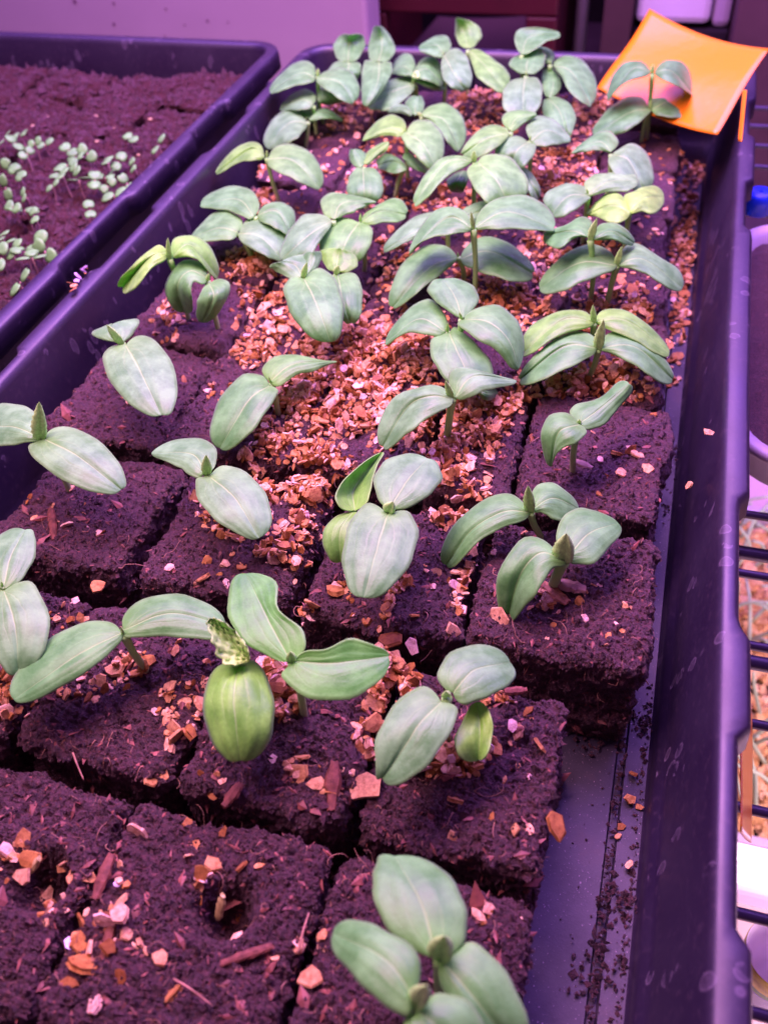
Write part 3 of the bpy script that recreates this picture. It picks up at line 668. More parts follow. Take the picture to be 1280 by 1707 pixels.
S('small thin stemmed seedling half hidden in the upper middle', (675, 275), [
  ('675,276 656,269 629,276|669,267 647,255 632,262|676,284 656,291 638,283', dict()),
  ('677,270 692,272 716,287|670,262 679,252 696,265|687,281 701,287 712,289', dict())], base=(659, 327), budpx=False)
S('seedling with a large pale leaf bending forward, upper middle', (676, 219), [
  ('673,220 645,214 604,234|674,202 652,190 626,204|664,228 640,226 621,231', dict(t=-4, tint=YG)),
  ('677,221 706,242 727,280|692,201 717,201 737,220 741,252|669,228 678,246 698,266 712,281', dict(tint=(1.35, 1.2, 1.15, 1)))], h=25, budpx=(677, 211))
S('seedling with a broad striped leaf bending right, behind the large pale leaf', (703, 192), [
  ('702,192 740,200 766,250|716,177 742,171 768,190 778,221|715,200 730,219 745,237 756,248', dict(t=-8, tint=(1.2, 1.15, 1, 1))),
  ('692,192 692,178 696,161|682,186 674,171 683,162|705,186 708,172 704,162', dict(t=3)),
  ('687,190 668,180 642,184|681,178 660,174|677,192 657,188', dict(tint=PAL))], h=19, budpx=(694, 188), budw=0.6)
S('tall seedling whose arched leaves stand in front of the orange card', (1087, 121), [
  ('1083,119 1054,115 1013,168|1074,104 1052,102 1030,112 1015,140|1077,127 1052,134 1031,146 1018,161', dict(t=-12, tint=(.75, .8, .85, 1))),
  ('1091,119 1120,119 1154,156|1102,103 1123,100 1145,109 1152,133|1096,129 1117,139 1135,147 1148,155', dict(t=-12, tint=(.75, .8, .85, 1)))], base=(1078, 232), budpx=(1088, 106), budw=0.5, r=0.0010)
S('seedling with a wide pair of leaves below the orange card', (1083, 180), [
  ('1080,182 1048,188 990,226|1070,163 1046,161 1017,178 993,206|1082,188 1066,204 1046,218 1020,227', dict(t=-8, tint=(.9, .92, .95, 1))),
  ('1086,182 1118,170 1166,198|1086,157 1113,144 1139,153 1161,173|1094,191 1117,196 1139,199 1156,201', dict(t=-4, tint=(.9, .92, .95, 1)))], base=(1069, 234), budpx=(1085, 166), budw=0.35)
S('seedling with a tall rounded right leaf, below the wide pair near the orange card', (1019, 256), [
  ('1018,253 997,236 952,255|1031,238 1019,220 998,220 972,236|1011,253 997,252 981,253 964,255', dict(t=-3)),
  ('1021,257 1048,268 1072,318|1030,250 1048,238 1076,250 1091,298|1013,268 1022,290 1040,308 1058,317', dict(t=-8, tint=PAL))], h=24, budpx=False)
S('silvery blue seedling with a pale tipped right leaf, right of centre', (980, 322), [
  ('977,325 947,327 920,355|972,310 947,305 920,315 904,332|984,330 964,347 943,360 928,363', dict(tint=PAL, t=-4)),
  ('981,324 1015,302 1062,300|973,306 990,290 1013,290 1048,284|990,325 1015,319 1040,320 1056,313', dict(tint=(1.6, 1.25, 1.5, 1), t=-1))], h=24, budpx=(977, 314))
S('lemon yellow seedling with two wrinkled leaves, right side', (1048, 353), [
  ('1050,354 1020,342 977,358|1038,327 1020,320 998,331 984,347|1040,368 1020,374 1002,366 990,360', dict(tint=YEL)),
  ('1049,352 1072,330 1106,328|1038,328 1056,320 1077,310 1098,312|1056,356 1070,352 1088,359 1102,346', dict(tint=YEL))], h=22, budpx=False)
S('dark green seedling with a pink bud under the lemon yellow one', (984, 398), [
  ('981,396 952,385 906,392|987,370 968,359 942,377 912,384|967,394 950,401 934,416 912,408', dict(t=-6, tint=(.85, .95, .8, 1))),
  ('987,399 1020,385 1056,405|996,376 1020,371 1041,380 1054,394|1002,400 1020,400 1035,406 1048,409', dict(t=-6, tint=(.85, .95, .8, 1)))], base=(984, 500), budpx=(995, 363), budw=0.3)
S('seedling with two big silvery leaves spread like wings on a tall stem, right side', (1028, 440), [
  ('1027,442 965,438 899,480|1012,415 978,407 940,425 908,455|1012,455 975,468 945,484 915,489', dict(t=-9, tint=(1.1, 1.02, 1.15, 1))),
  ('1030,441 1072,432 1137,480|1041,410 1066,407 1100,432 1132,450|1045,447 1070,455 1092,467 1118,483', dict(t=-9, tint=(1.1, 1.02, 1.15, 1)))], base=(1011, 510), budpx=(1037, 410), budw=0.3, r=0.0012)
S('seedling in the left middle with a spoon shaped left leaf and a twisted right leaf', (452, 638), [
  ('449,643 415,668 367,747|436,625 402,624 363,668 350,720|465,652 446,684 425,716 392,744', dict(t=-9)),
  ('450,636 490,607 560,602|436,614 462,592 502,592 540,601|466,644 490,626 522,621 552,606', dict(t=0, m=3, tint=(1.2, 1.1, 1, 1)))], base=(464, 690), budpx=(448, 628))
S('seedling against the left wall with a serrated bud standing up', (68, 731), [
  ('74,732 130,760 202,816|95,711 145,720 190,757 209,795|46,745 76,782 122,810 172,822', dict(tint=PAL, t=-5)),
  ('66,730 25,712 -30,712|76,710 58,685 25,673 -12,678|55,735 25,742 -8,742', dict(tint=PAL))], h=22, budpx=(66, 669), budw=0.3, off=(4, -1))
S('seedling with one large pale oval leaf hanging forward beside the left wall', (203, 571), [
  ('210,575 235,620 269,692|178,582 172,612 196,655 235,686|236,558 272,578 298,630 290,680', dict(tint=PAL, t=-4)),
  ('200,570 192,555 188,540|176,568 148,556 168,546 185,540|214,566 225,553 236,531 212,533', dict(t=2, tint=PAL))], h=22, budpx=(178, 541), budw=0.3)
S('seedling with its lower leaf reaching over a bare block, left of centre', (346, 789), [
  ('342,789 320,757 253,755|360,775 360,745 330,730 285,735|326,796 308,787 290,776 268,765', dict(t=-3, tint=PAL)),
  ('350,795 393,832 432,897|326,800 332,840 365,873 405,893|374,775 415,790 445,825 453,870', dict(t=-4, tint=PAL))], h=20, budpx=(344, 758), budw=0.4)

# ------------------------------------------------------------------ vermiculite flakes
def flake_vf(r, seed):
    q = random.Random(seed); n = q.choice([5, 6, 6, 7, 8]); asp = q.uniform(0.6, 1.0); V = []
    lay = q.choice([2, 3, 3, 4]); th = q.uniform(0.16, 0.42) * r
    ang = sorted([2 * math.pi * (k + q.uniform(-.3, .3)) / n for k in range(n)])
    rad = [q.uniform(0.72, 1.08) for _ in range(n)]
    for l in range(lay):
        z = th * (l / (lay - 1) - 0.5); s = q.uniform(0.86, 1.04); ox, oy = q.uniform(-.06, .06), q.uniform(-.06, .06)
        for k in range(n):
            V.append(((math.cos(ang[k]) * rad[k] * s + ox) * r, (math.sin(ang[k]) * rad[k] * asp * s + oy) * r, z + q.uniform(-.05, .05) * r))
    F = [(l * n + k, l * n + (k + 1) % n, (l + 1) * n + (k + 1) % n, (l + 1) * n + k) for l in range(lay - 1) for k in range(n)]
    c0 = len(V); V.append((0, 0, -th * 0.5)); V.append((q.uniform(-.15, .15) * r, q.uniform(-.15, .15) * r, th * 0.5 + q.uniform(-.04, .10) * r))
    F += [(c0, (k + 1) % n, k) for k in range(n)] + [(c0 + 1, (lay - 1) * n + k, (lay - 1) * n + (k + 1) % n) for k in range(n)]
    return V, F
FL = []
for k in range(22):
    V, F = flake_vf(1.0, 40 + k); me = mesh_obj('vermiculite_flake', V, F, M_chip, smooth=False, link=False).data; FL.append((me, np.array(V), F))
PATCH = [  # cx, cy, rx, ry, n, where
 (470, 545, 80, 60, 150, 'in the drift below the large oval leaf'), (600, 600, 100, 60, 210, 'in the drift across the middle of the tray'), (560, 665, 90, 60, 200, 'in the drift across the middle of the tray'),
 (640, 640, 90, 70, 190, 'in the drift across the middle of the tray'), (470, 690, 60, 60, 110, 'beside the twisted leaf, left of the middle drift'), (460, 790, 85, 60, 190, 'heaped behind the leaf over the bare block'),
 (535, 790, 60, 45, 110, 'heaped behind the leaf over the bare block'), (520, 850, 35, 45, 70, 'at the front end of the middle heap'), (700, 700, 70, 40, 120, 'around the tall pale stem'), (780, 700, 75, 45, 130, 'around the tall pale stem'),
 (740, 775, 50, 35, 80, 'behind the largest round leaf'), (770, 845, 55, 45, 75, 'between the round leaf and the drooping leaf'), (700, 740, 90, 40, 60, 'around the tall pale stem'), (400, 870, 60, 35, 65, 'under the leaf over the bare block'),
 (345, 850, 25, 30, 20, 'under the leaf over the bare block'), (820, 740, 25, 30, 16, 'on the bare block right of the tall pale stem'), (690, 590, 50, 40, 70, 'in the drift across the middle of the tray'),
 (450, 470, 60, 40, 60, 'left of the large oval leaf'), (425, 590, 40, 30, 45, 'left of the large oval leaf'), (620, 530, 60, 50, 40, 'right of the large oval leaf'), (660, 440, 40, 60, 60, 'right of the crowded leaves'),
 (800, 480, 80, 45, 120, 'under the broad flat pair of leaves'), (870, 520, 60, 35, 70, 'under the broad flat pair of leaves'), (900, 440, 40, 60, 70, 'right of the widest leaves'), (960, 640, 100, 26, 150, 'beneath the tall pink bud seedling'),
 (1050, 625, 60, 40, 70, 'beneath the tall pink bud seedling'), (840, 665, 50, 30, 50, 'beneath the tall pink bud seedling'), (1020, 520, 70, 35, 80, 'behind the scalloped leaves'), (1060, 480, 40, 40, 25, 'behind the scalloped leaves'),
 (600, 200, 60, 35, 90, 'under the back left seedlings'), (650, 250, 60, 40, 80, 'under the back left seedlings'), (560, 175, 50, 25, 60, 'under the back left seedlings'), (430, 310, 30, 30, 50, 'by the back left wall'),
 (630, 320, 70, 40, 90, 'in the upper middle'), (740, 330, 60, 25, 70, 'in the upper middle'), (790, 190, 70, 40, 170, 'in the back middle heap'), (790, 150, 60, 20, 50, 'in the back middle heap'), (930, 290, 70, 45, 190, 'in the right back heap'),
 (960, 210, 50, 60, 110, 'in the right back heap'), (1000, 190, 40, 30, 40, 'in the right back heap'), (900, 330, 50, 30, 60, 'in the right back heap'), (960, 420, 60, 40, 50, 'right of the widest leaves'), (430, 440, 50, 25, 60, 'under the left pair of leaves'),
 (400, 450, 40, 20, 30, 'under the left pair of leaves'), (280, 540, 30, 35, 28, 'left of the ring leaf'), (330, 520, 60, 25, 14, 'left of the ring leaf'),
 (1150, 300, 22, 70, 90, 'in the gap along the right wall'), (1140, 420, 22, 60, 90, 'in the gap along the right wall'), (1135, 520, 18, 50, 50, 'in the gap along the right wall'), (1165, 250, 25, 40, 50, 'in the gap along the right wall'), (1120, 600, 14, 50, 20, 'in the gap along the right wall'),
 (300, 1185, 45, 55, 34, 'on the block left of the dome leaf'), (340, 1150, 30, 30, 14, 'on the block left of the dome leaf'), (470, 1150, 45, 60, 95, 'around the foot of the hooked leaf seedling'), (500, 1040, 45, 40, 65, 'behind the hooked leaf seedling'),
 (640, 1100, 55, 35, 75, 'between the hooked leaf and the blotched seedling'), (660, 1150, 45, 45, 80, 'between the hooked leaf and the blotched seedling'), (620, 1225, 30, 35, 26, 'left of the blotched seedling'), (740, 1265, 70, 28, 70, 'in front of the blotched seedling'),
 (800, 1240, 25, 30, 24, 'in front of the blotched seedling'), (820, 1160, 30, 18, 16, 'in front of the blotched seedling'), (15, 1160, 40, 45, 60, 'at the left edge under the long narrow leaf'), (150, 1140, 70, 35, 22, 'under the long narrow leaf'), (220, 1105, 30, 22, 22, 'round the stem of the long leaved seedling'),
 (100, 1040, 40, 25, 12, 'behind the long narrow leaf'), (130, 1005, 40, 30, 5, 'behind the long narrow leaf'), (560, 1300, 35, 30, 12, 'near the large pink flake'), (495, 1290, 30, 22, 8, 'near the large pink flake'), (580, 985, 22, 18, 12, 'under the tip of the round leaf'),
 (770, 980, 18, 45, 26, 'in the crack beside the corner block'), (800, 900, 20, 40, 24, 'in the crack beside the corner block'), (900, 1010, 45, 22, 10, 'at the foot of the thick stemmed seedling'), (320, 1290, 80, 40, 6, 'in the crack of the nearest row'),
 (130, 1480, 90, 80, 22, 'on the front left block'), (190, 1580, 60, 60, 12, 'on the front left block'), (30, 1440, 35, 35, 14, 'in the seed hole at the lower left'), (360, 1510, 24, 20, 10, 'in the central seed hole'), (350, 1400, 150, 60, 9, 'on the large bare front block'),
 (370, 1580, 130, 80, 6, 'on the large bare front block'), (520, 1590, 30, 60, 8, 'in the gap beside the front right block'), (820, 1500, 60, 60, 7, 'on the front right block'), (850, 1230, 60, 70, 14, 'on the right end block of the second row'), (400, 960, 80, 40, 9, 'on the bare block front'),
 (130, 840, 90, 60, 14, 'on the left block by the wall'), (240, 640, 70, 50, 12, 'on the uneven left block'), (1000, 760, 90, 70, 16, 'on the bare right block'), (980, 1030, 90, 60, 14, 'on the right corner block'), (1060, 1380, 35, 120, 9, 'on the bare tray floor'),
 (950, 330, 180, 200, 90, 'scattered among the right back seedlings'), (640, 400, 240, 170, 150, 'scattered among the crowded seedlings'), (700, 870, 300, 120, 26, 'scattered between the third row blocks'), (1090, 320, 40, 110, 24, 'on the back right blocks'), (520, 260, 50, 50, 24, 'on the back left blocks')]
acc = {}
flakes = []
def put_flake(x, y, r, where, z=None, flat=None):
    P = at(x, y, SOIL)
    if not (-0.124 < P[0] < 0.1215): return
    g, nrm = ground(P[0], P[1])
    if g < 0.036 and flat is not None: P[1] += 0.003; g, nrm = ground(P[0], P[1])
    if g < 0.036 and flat is not None: g, nrm = SOIL - 0.002, Vector((0, 0, 1))
    if g < 0.036 and flat is None:                                   # crack or floor: land where the ray really goes
        P = at(x, y, max(g, 0.002) + 0.001); 
        if not (-0.122 < P[0] < 0.119): return
        g, nrm = ground(P[0], P[1])
    key = (int(P[0] / 0.0035), int(P[1] / 0.0035)); a = acc.get(key, 0); acc[key] = a + 0.35 * r
    tilt = 0.28 if a == 0 else 0.7
    if flat is not None: tilt = flat
    rot = Euler((rnd.gauss(0, tilt), rnd.gauss(0, tilt), rnd.uniform(0, 6.3)))
    q = Vector((0, 0, 1)).rotation_difference(nrm if nrm.z > 0.5 else Vector((0, 0, 1))).to_matrix().to_4x4()
    M = Matrix.Translation((P[0], P[1], g + min(a, 0.005) + 0.10 * r)) @ q @ rot.to_matrix().to_4x4() @ Matrix.Scale(r, 4)
    d = (Vector((P[0], P[1], g)) - CAM).length
    flakes.append((r / d, M, where, rnd.randrange(len(FL)), rnd.random()))
for (cx, cy, rx, ry, n, where) in PATCH:
    for _ in range(int(n * (1.9 if n >= 40 else 1.3 if n > 20 else 1))):
        a = rnd.uniform(0, 2 * math.pi); s = math.sqrt(rnd.random()) ** (1.0)
        r = min(0.0038, max(0.0009, rnd.lognormvariate(math.log(0.0016), 0.38)))
        put_flake(cx + rx * s * math.cos(a), cy + ry * s * math.sin(a), r, where)
BIG = [(600, 1325, 0.0052, 'large pink flake standing out beside the wooden splinter, second row front', 0.15), (292, 1602, 0, '', 0), (132, 1028, 0.0028, 'pink flake on the block behind the long narrow leaf', .2),
 (152, 982, 0.0032, 'pale pink flake alone near the left edge, third row gap', .2), (925, 1390, 0.0036, 'tilted flake leaning on the right end of the second row, over the tray floor', 1.0), (285, 1660, 0.0034, 'oval orange flake near the bottom edge of the bare front block', .3),
 (515, 1623, 0.0036, 'orange flake wedged at the gap near the bottom', .3), (143, 1610, 0.0042, 'biggest orange flake on the front left block', .3), (230, 1388, 0.0036, 'pink flake lying across the gap of the two front left blocks', .3),
 (205, 1510, 0.0030, 'pair of pink flakes upper one, on the front left gap', .2), (208, 1535, 0.0030, 'pink flake just below its twin on the front left gap', .2), (162, 1675, 0.0030, 'orange flake at the bottom edge on the left', .3), (118, 1640, 0.0027, 'rounded tan flake below the biggest orange flake', .3),
 (240, 1310, 0.0026, 'pale pink flake at the back edge of the front left block', .3), (405, 1445, 0.0028, 'flat pinkish flake half sunk behind the central seed hole', .4), (372, 1388, 0.0018, 'small square orange flake behind the central seed hole', .2),
 (758, 1328, 0.0026, 'notched orange flake on the right end block of the second row', .3), (753, 1388, 0.0020, 'small pink flake near the front edge of the second row', .3), (798, 1520, 0.0024, 'pale flake on the front right block', .2), (880, 1180, 0.0022, 'small pale pink flake right of the blotched seedling', .2),
 (310, 1238, 0.0036, 'tan chunk in front of the dome leaf cluster', .5), (283, 1245, 0.0032, 'orange chunk beside the tan one', .5), (505, 1265, 0.0026, 'orange flake in front of the hooked leaf seedling', .4), (530, 1312, 0.0030, 'orange flake left of the wooden splinter', .3),
 (283, 948, 0.0024, 'orange flake at the front edge of the bare block, third row', .2), (405, 948, 0.0024, 'orange flake under the S shaped leaf tip', .2), (965, 1010, 0.0024, 'round pale flake at the foot of the thick stemmed seedling', .2), (910, 1010, 0.0040, 'brown orange chip in front of the thick stem', .3),
 (832, 1033, 0.0036, 'orange flake on the front edge of the corner block', .6), (755, 1050, 0.0032, 'orange flake wedged in the crack by the corner block', .8), (1055, 488, 0.0056, 'big rounded pinkish flake behind the winged leaves', .2), (1000, 818, 0.0024, 'square pale flake on the bare right block', .1),
 (1090, 692, 0.0026, 'pale flake at the right end of the bare block', .4), (815, 790, 0.0036, 'orange brown chunk pair left of the serrated bud', .5), (560, 985, 0.0036, 'orange flake under the tip of the largest round leaf', .4), (645, 1075, 0.0046, 'large reddish chunk behind the blotched seedling', .5), (680, 1085, 0.0040, 'reddish brown chunk next to the large one', .6),
 (515, 1020, 0.0036, 'upright orange flakes behind the hooked leaf', .7), (1010, 1590, 0.0, '', 0), (40, 1450, 0.0034, 'orange flakes inside the lower left seed hole', .5), (25, 1480, 0.0036, 'pink orange flake below the lower left seed hole', .3), (640, 1208, .0044, 'tan layered chunk beside the blotched leaf', .4), (620, 1225, .0036, 'tan chunk below the layered one', .4)]
for (x, y, r, lab, tl) in BIG:
    if r <= 0: continue
    n0 = len(flakes); put_flake(x, y, r, lab, flat=tl)
    if len(flakes) > n0: f = flakes[-1]; flakes[-1] = (f[0] + 10, f[1], f[2], f[3], f[4])
FW = at(1030, 1500, 0.0015)
for (x, y, r) in [(1055, 1290, .0016), (1070, 1320, .0026), (1050, 1333, .0022), (1080, 1343, .0030), (1055, 1550, .0032), (1038, 1665, .0022), (1180, 720, .0020), (1148, 808, .0018), (1048, 1442, .0016), (1117, 812, .0026)]:
    P = at(x, y, 0.0025)
    if P[0] > 0.118: P = at_x(x, y, 0.1215)
    M = Matrix.Translation(P) @ Euler((rnd.gauss(0, .4), rnd.gauss(0, .4), rnd.uniform(0, 6))).to_matrix().to_4x4() @ Matrix.Scale(r, 4)
    flakes.append((r, M, 'on the bare floor or wall at the right side', rnd.randrange(len(FL)), rnd.random()))
flakes.sort(key=lambda f: -f[0])
ORD = ['first', 'second', 'third', 'fourth', 'fifth', 'sixth', 'seventh', 'eighth', 'ninth', 'tenth', 'eleventh', 'twelfth']
ORD += ['thirteenth', 'fourteenth', 'fifteenth', 'sixteenth', 'seventeenth', 'eighteenth', 'nineteenth', 'twentieth']
byw = {}
for f in flakes[:300]:
    if f[0] < 9: q = px_of(np.array(f[1].translation)); byw.setdefault(f[2], []).append((float(q[1]), float(q[0])))
names = {}
for wh_, L_ in byw.items():
    L_.sort(); n = len(L_); parts = [(L_, '')] if n <= 10 else [(L_[:n // 3], ', far side'), (L_[n // 3:2 * n // 3], ', middle'), (L_[2 * n // 3:], ', near side')]
    for sub, nm in parts:
        for q, (y_, x_) in enumerate(sorted(sub, key=lambda t: t[1])): names[(wh_, round(x_, 3), round(y_, 3))] = (f'{ORD[q]} from left{nm}, ' if n > 1 else '')
for (s, M, where, k, rr) in flakes[:300]:
    o = bpy.data.objects.new('vermiculite_flake', FL[k][0]); C.objects.link(o); o.matrix_world = M
    if s > 9: tag(o, where, 'vermiculite flake', 'vermiculite flakes on the soil')
    else:
        q = px_of(np.array(M.translation)); nth = names[(where, round(float(q[0]), 3), round(float(q[1]), 3))]
        tag(o, f'salmon flake, {nth}{where}', 'vermiculite flake', f'vermiculite flakes {where}')
VV, FF, TT, n0 = [], [], [], 0
for (s, M, where, k, rr) in flakes[300:]:
    V = FL[k][1]; A = np.array(M.to_3x3()); V = V @ A.T + np.array(M.translation)
    VV.append(V); TT += [rr] * len(V); FF += [tuple(i + n0 for i in f) for f in FL[k][2]]; n0 += len(V)
o = mesh_obj('vermiculite', np.vstack(VV), FF, M_chip, smooth=False)
a_ = o.data.attributes.new('tint', 'FLOAT', 'POINT'); a_.data.foreach_set('value', TT)
tag(o, 'salmon and tan vermiculite flakes strewn over the soil blocks', 'vermiculite', kind='stuff')

o = bpy.data.objects.new('vermiculite_flake', FL[3][0]); C.objects.link(o); o.location = at(560, 534, SOIL + .0225); o.scale = (.0016,) * 3; tag(o, 'tiny pink crumb lying on the tip of the big oval leaf', 'vermiculite flake')
M_grit = simple('lilac_grit', (0.70, 0.62, 0.85), .4, .6, .1, 300)
for (x, y, r, lab) in [(115, 1570, .0022, 'pale lilac grit left of the biggest orange flake'), (200, 1382, .0017, 'whitish grit behind the gap of the front left blocks'), (197, 1474, .0014, 'small lilac grit in the front left gap')]:
    P = at(x, y, SOIL); g, _ = ground(P[0], P[1]); V, F = flake_vf(r, int(x)); o = mesh_obj('grit', V, F, M_grit, smooth=False); o.location = (P[0], P[1], g + r * .3); tag(o, lab, 'grit')

# ------------------------------------------------------------------ soil crumbs and coir fibres
OV = np.array([(1, 0, 0), (-1, 0, 0), (0, 1, 0), (0, -1, 0), (0, 0, 1), (0, 0, -1)], float)
OF = [(0, 2, 4), (2, 1, 4), (1, 3, 4), (3, 0, 4), (2, 0, 5), (1, 2, 5), (3, 1, 5), (0, 3, 5)]
VV, FF, n0 = [], [], 0
def crumb(P, r):
    global n0
    V = OV * (nr.uniform(0.5, 1.2, (6, 1)) * r) * nr.uniform(0.6, 1.3, 3) + nr.uniform(-.2, .2, (6, 3)) * r + P
    VV.append(V); FF.extend([(a + n0, b + n0, c + n0) for a, b, c in OF]); n0 += 6
for k in range(52000):
    y = 330 + 1400 * rnd.random() ** 0.8; x = rnd.uniform(-30, 1110); P = at(x, y, SOIL)
    if not (-0.122 < P[0] < 0.119): continue
    d = ray(x, y); h = BVH.ray_cast(CAM, Vector(d).normalized())
    if h[0] is None or h[0].x < -0.125 or h[0].z < 0.004: continue
    crumb(np.array(h[0]) + np.array(h[1]) * 0.0001, min(0.0013, rnd.lognormvariate(math.log(0.00056), 0.42)))
for k in range(620):                                  # crumbs along the groove and the floor's edge
    y = 1130 + 600 * rnd.random(); c = rnd.random()
    X = 0.112 + rnd.gauss(0, 0.0008) if c < 0.6 else (0.1195 - abs(rnd.gauss(0, 0.0012)) if c < 0.88 else rnd.uniform(0.099, 0.119))
    P = at(1030, y, 0.001); crumb(np.array([X, P[1], 0.0011]), min(0.002, rnd.lognormvariate(math.log(0.0004), 0.6)))
for (x, y, n, s) in [(1030, 1502, 60, 0.0026), (985, 1620, 26, 0.003), (1000, 1625, 30, 0.004), (1070, 1205, 40, 0.002), (985, 1235, 50, .003), (1110, 850, 30, .004), (1120, 760, 60, .006)]:
    P = at(x, y, 0.001)
    for k in range(n): crumb(P + np.array([rnd.gauss(0, s), rnd.gauss(0, s), abs(rnd.gauss(0, s * 0.35))]), rnd.uniform(.0004, .0011))
for k in range(14000):
    P = np.array([rnd.uniform(-.36, -.165), rnd.uniform(.18, .515), .04]); g, nm = ground(P[0], P[1], .03)
    P[2] = g + .0002; crumb(P, min(0.0035, rnd.lognormvariate(math.log(0.0011), 0.5)))
tag(mesh_obj('soil_crumbs', np.vstack(VV), FF, M_crumb, smooth=False), 'loose dark crumbs of soil over the blocks and tray floor', 'soil', kind='stuff')
# reddish bark crumbs mixed into the soil
VV, FF, n0 = [], [], 0
for k in range(2600):
    y = 450 + 1290 * rnd.random(); x = rnd.uniform(-20, 1100); h = BVH.ray_cast(CAM, Vector(ray(x, y)).normalized())
    if h[0] is None or h[0].x < -0.124: continue
    L = min(0.006, rnd.lognormvariate(math.log(0.0013), 0.5)); R_ = np.array(Euler((rnd.gauss(0, .35), rnd.gauss(0, .35), rnd.uniform(0, 6.3))).to_matrix())
    V = (OV * [L, L * rnd.uniform(.2, .5), L * .16] * nr.uniform(.6, 1.1, (6, 1))) @ R_.T + np.array(h[0]) + [0, 0, L * .08]
    VV.append(V); FF.extend([(a + n0, b + n0, c + n0) for a, b, c in OF]); n0 += 6
tag(mesh_obj('bark_crumbs', np.vstack(VV), FF, simple('red_bark_crumb', (0.21, 0.075, 0.05), .6, .4, .6, 250), smooth=False), 'small reddish brown bark crumbs mixed into the dark soil', 'bark crumbs', kind='stuff')
VV, FF, n0 = [], [], 0
def fibre(P0, L, r, ang=None, bend=1.0, lift=0.0012):
    global n0
    a = ang if ang is not None else rnd.uniform(0, 6.3); n = 9; Q = []; p = np.array(P0, float); k = rnd.gauss(0, 0.35) * bend; ph = rnd.uniform(0, 6)
    for i in range(n):
        Q.append(p.copy()); a += k + rnd.gauss(0, .15); p = p + np.array([math.cos(a), math.sin(a), 0]) * L / n
        g, _ = ground(p[0], p[1], P0[2]); g = min(max(g, Q[-1][2] - 0.0012), Q[-1][2] + 0.0012); p[2] = g + 0.0001 + lift * max(0, math.sin(i / n * 3 + ph))
    V, F = tube_vf(Q, np.linspace(r, r * 0.4, n), 4, cap=False)
    VV.append(np.array(V)); FF.extend([tuple(q + n0 for q in f) for f in F]); n0 += len(V)
for k in range(900):
    y = 500 + 1230 * rnd.random(); x = rnd.uniform(-20, 1100)
    h = BVH.ray_cast(CAM, Vector(ray(x, y)).normalized())
    if h[0] is None or h[0].x < -0.124: continue
    L = min(0.014, rnd.lognormvariate(math.log(0.0042), 0.5)); fibre(tuple(h[0]), L, rnd.uniform(0.00006, 0.00017))
tag(mesh_obj('coir_fibres', np.vstack(VV), FF, M_fibre), 'fine curly pale brown fibres sticking out of the soil', 'fibres', kind='stuff')
def single_fibre(p, q, r, label, mat=M_fibre, sag=0.001):
    P = np.array([p, (np.array(p) + np.array(q)) / 2 + [0, 0, sag], q]); c = P[0].copy()
    V, F = tube_vf(catmull(P, np.linspace(0, 1, 12)) - c, np.linspace(r, r * .6, 12), 6); o = mesh_obj('root_fibre', V, F, mat); o.location = c
    return tag(o, label, 'fibre')
single_fibre(at(1035, 1075, .0425), at(1080, 1141, .033), .00028, 'thick pinkish fibre poking out over the front right edge of the corner block')
single_fibre(at(497, 1590, .044), at(515, 1522, .0445), .0003, 'stout pale fibre at the right edge of the bare front block')
single_fibre(at(290, 1632, .0435), at(355, 1677, .0435), .00028, 'curved pale fibre near the bottom of the bare front block', sag=.002)
single_fibre(at(122, 1255, .044), at(140, 1300, .0425), .0003, 'brown fibre hanging over the crack left of the front blocks')
single_fibre(at(835, 1400, .034), at(818, 1452, .026), .00022, 'pale fibre hanging from the front of the second row right block')

def shard(name, p, q, wd, th, mat, label, cat, up=0.0006, seed=1):
    p, q = np.array(p), np.array(q); ax = q - p; L = np.linalg.norm(ax); ax /= L; sd = np.cross(ax, [0, 0, 1]); sd /= np.linalg.norm(sd); nn = np.cross(sd, ax)
    g = random.Random(seed); n, k = 9, 8; V = []
    for i in range(n):
        u = i / (n - 1); s = (0.55 + 0.45 * math.sin(math.pi * min(1, u * 1.1))) * g.uniform(.85, 1.1)
        for j in range(k):
            a = 2 * math.pi * j / k; V.append(ax * (u * L + g.uniform(-.04, .04) * L) + sd * math.cos(a) * wd / 2 * s * g.uniform(.85, 1.1) + nn * (math.sin(a) * th / 2 * s + up))
    F = [(i * k + j, i * k + (j + 1) % k, (i + 1) * k + (j + 1) % k, (i + 1) * k + j) for i in range(n - 1) for j in range(k)] + [tuple(range(k))[::-1], tuple(range((n - 1) * k, n * k))]
    o = mesh_obj(name, V, F, mat, smooth=False); o.location = p; return tag(o, label, cat)
shard('wooden_splinter', at(558, 1272, .0435), at(553, 1355, .0425), .0042, .0026, M_bark, 'red brown wooden splinter standing at the front edge of the second row', 'splinter', seed=2)
shard('bark_piece', at(86, 850, .0425), at(92, 902, .042), .0034, .0024, M_bark, 'short dark bark piece on the left block by the wall', 'bark', seed=3)
shard('bark_piece', at(402, 1308, .043), at(374, 1346, .043), .0034, .002, M_bark, 'fibrous bark strip on the back edge of the bare front block', 'bark', seed=4)
shard('bark_piece', at(455, 1578, .043), at(370, 1608, .0428), .0026, .0016, M_bark, 'long brown bark strip lying on the bare front block', 'bark', seed=5)
shard('bark_piece', at(188, 1425, .0432), at(160, 1500, .0428), .0038, .0022, M_bark, 'reddish bark strip in the gap between the two front left blocks', 'bark', seed=6)
shard('bark_piece', at(196, 1520, .0425), at(172, 1600, .0425), .003, .002, M_bark, 'dark red bark strip below the first in the front left gap', 'bark', seed=7)
shard('bark_piece', at(448, 1158, .0445), at(432, 1158, .0445), .0034, .002, M_bark, 'small bark lump beside the dome leaf', 'bark', seed=8)
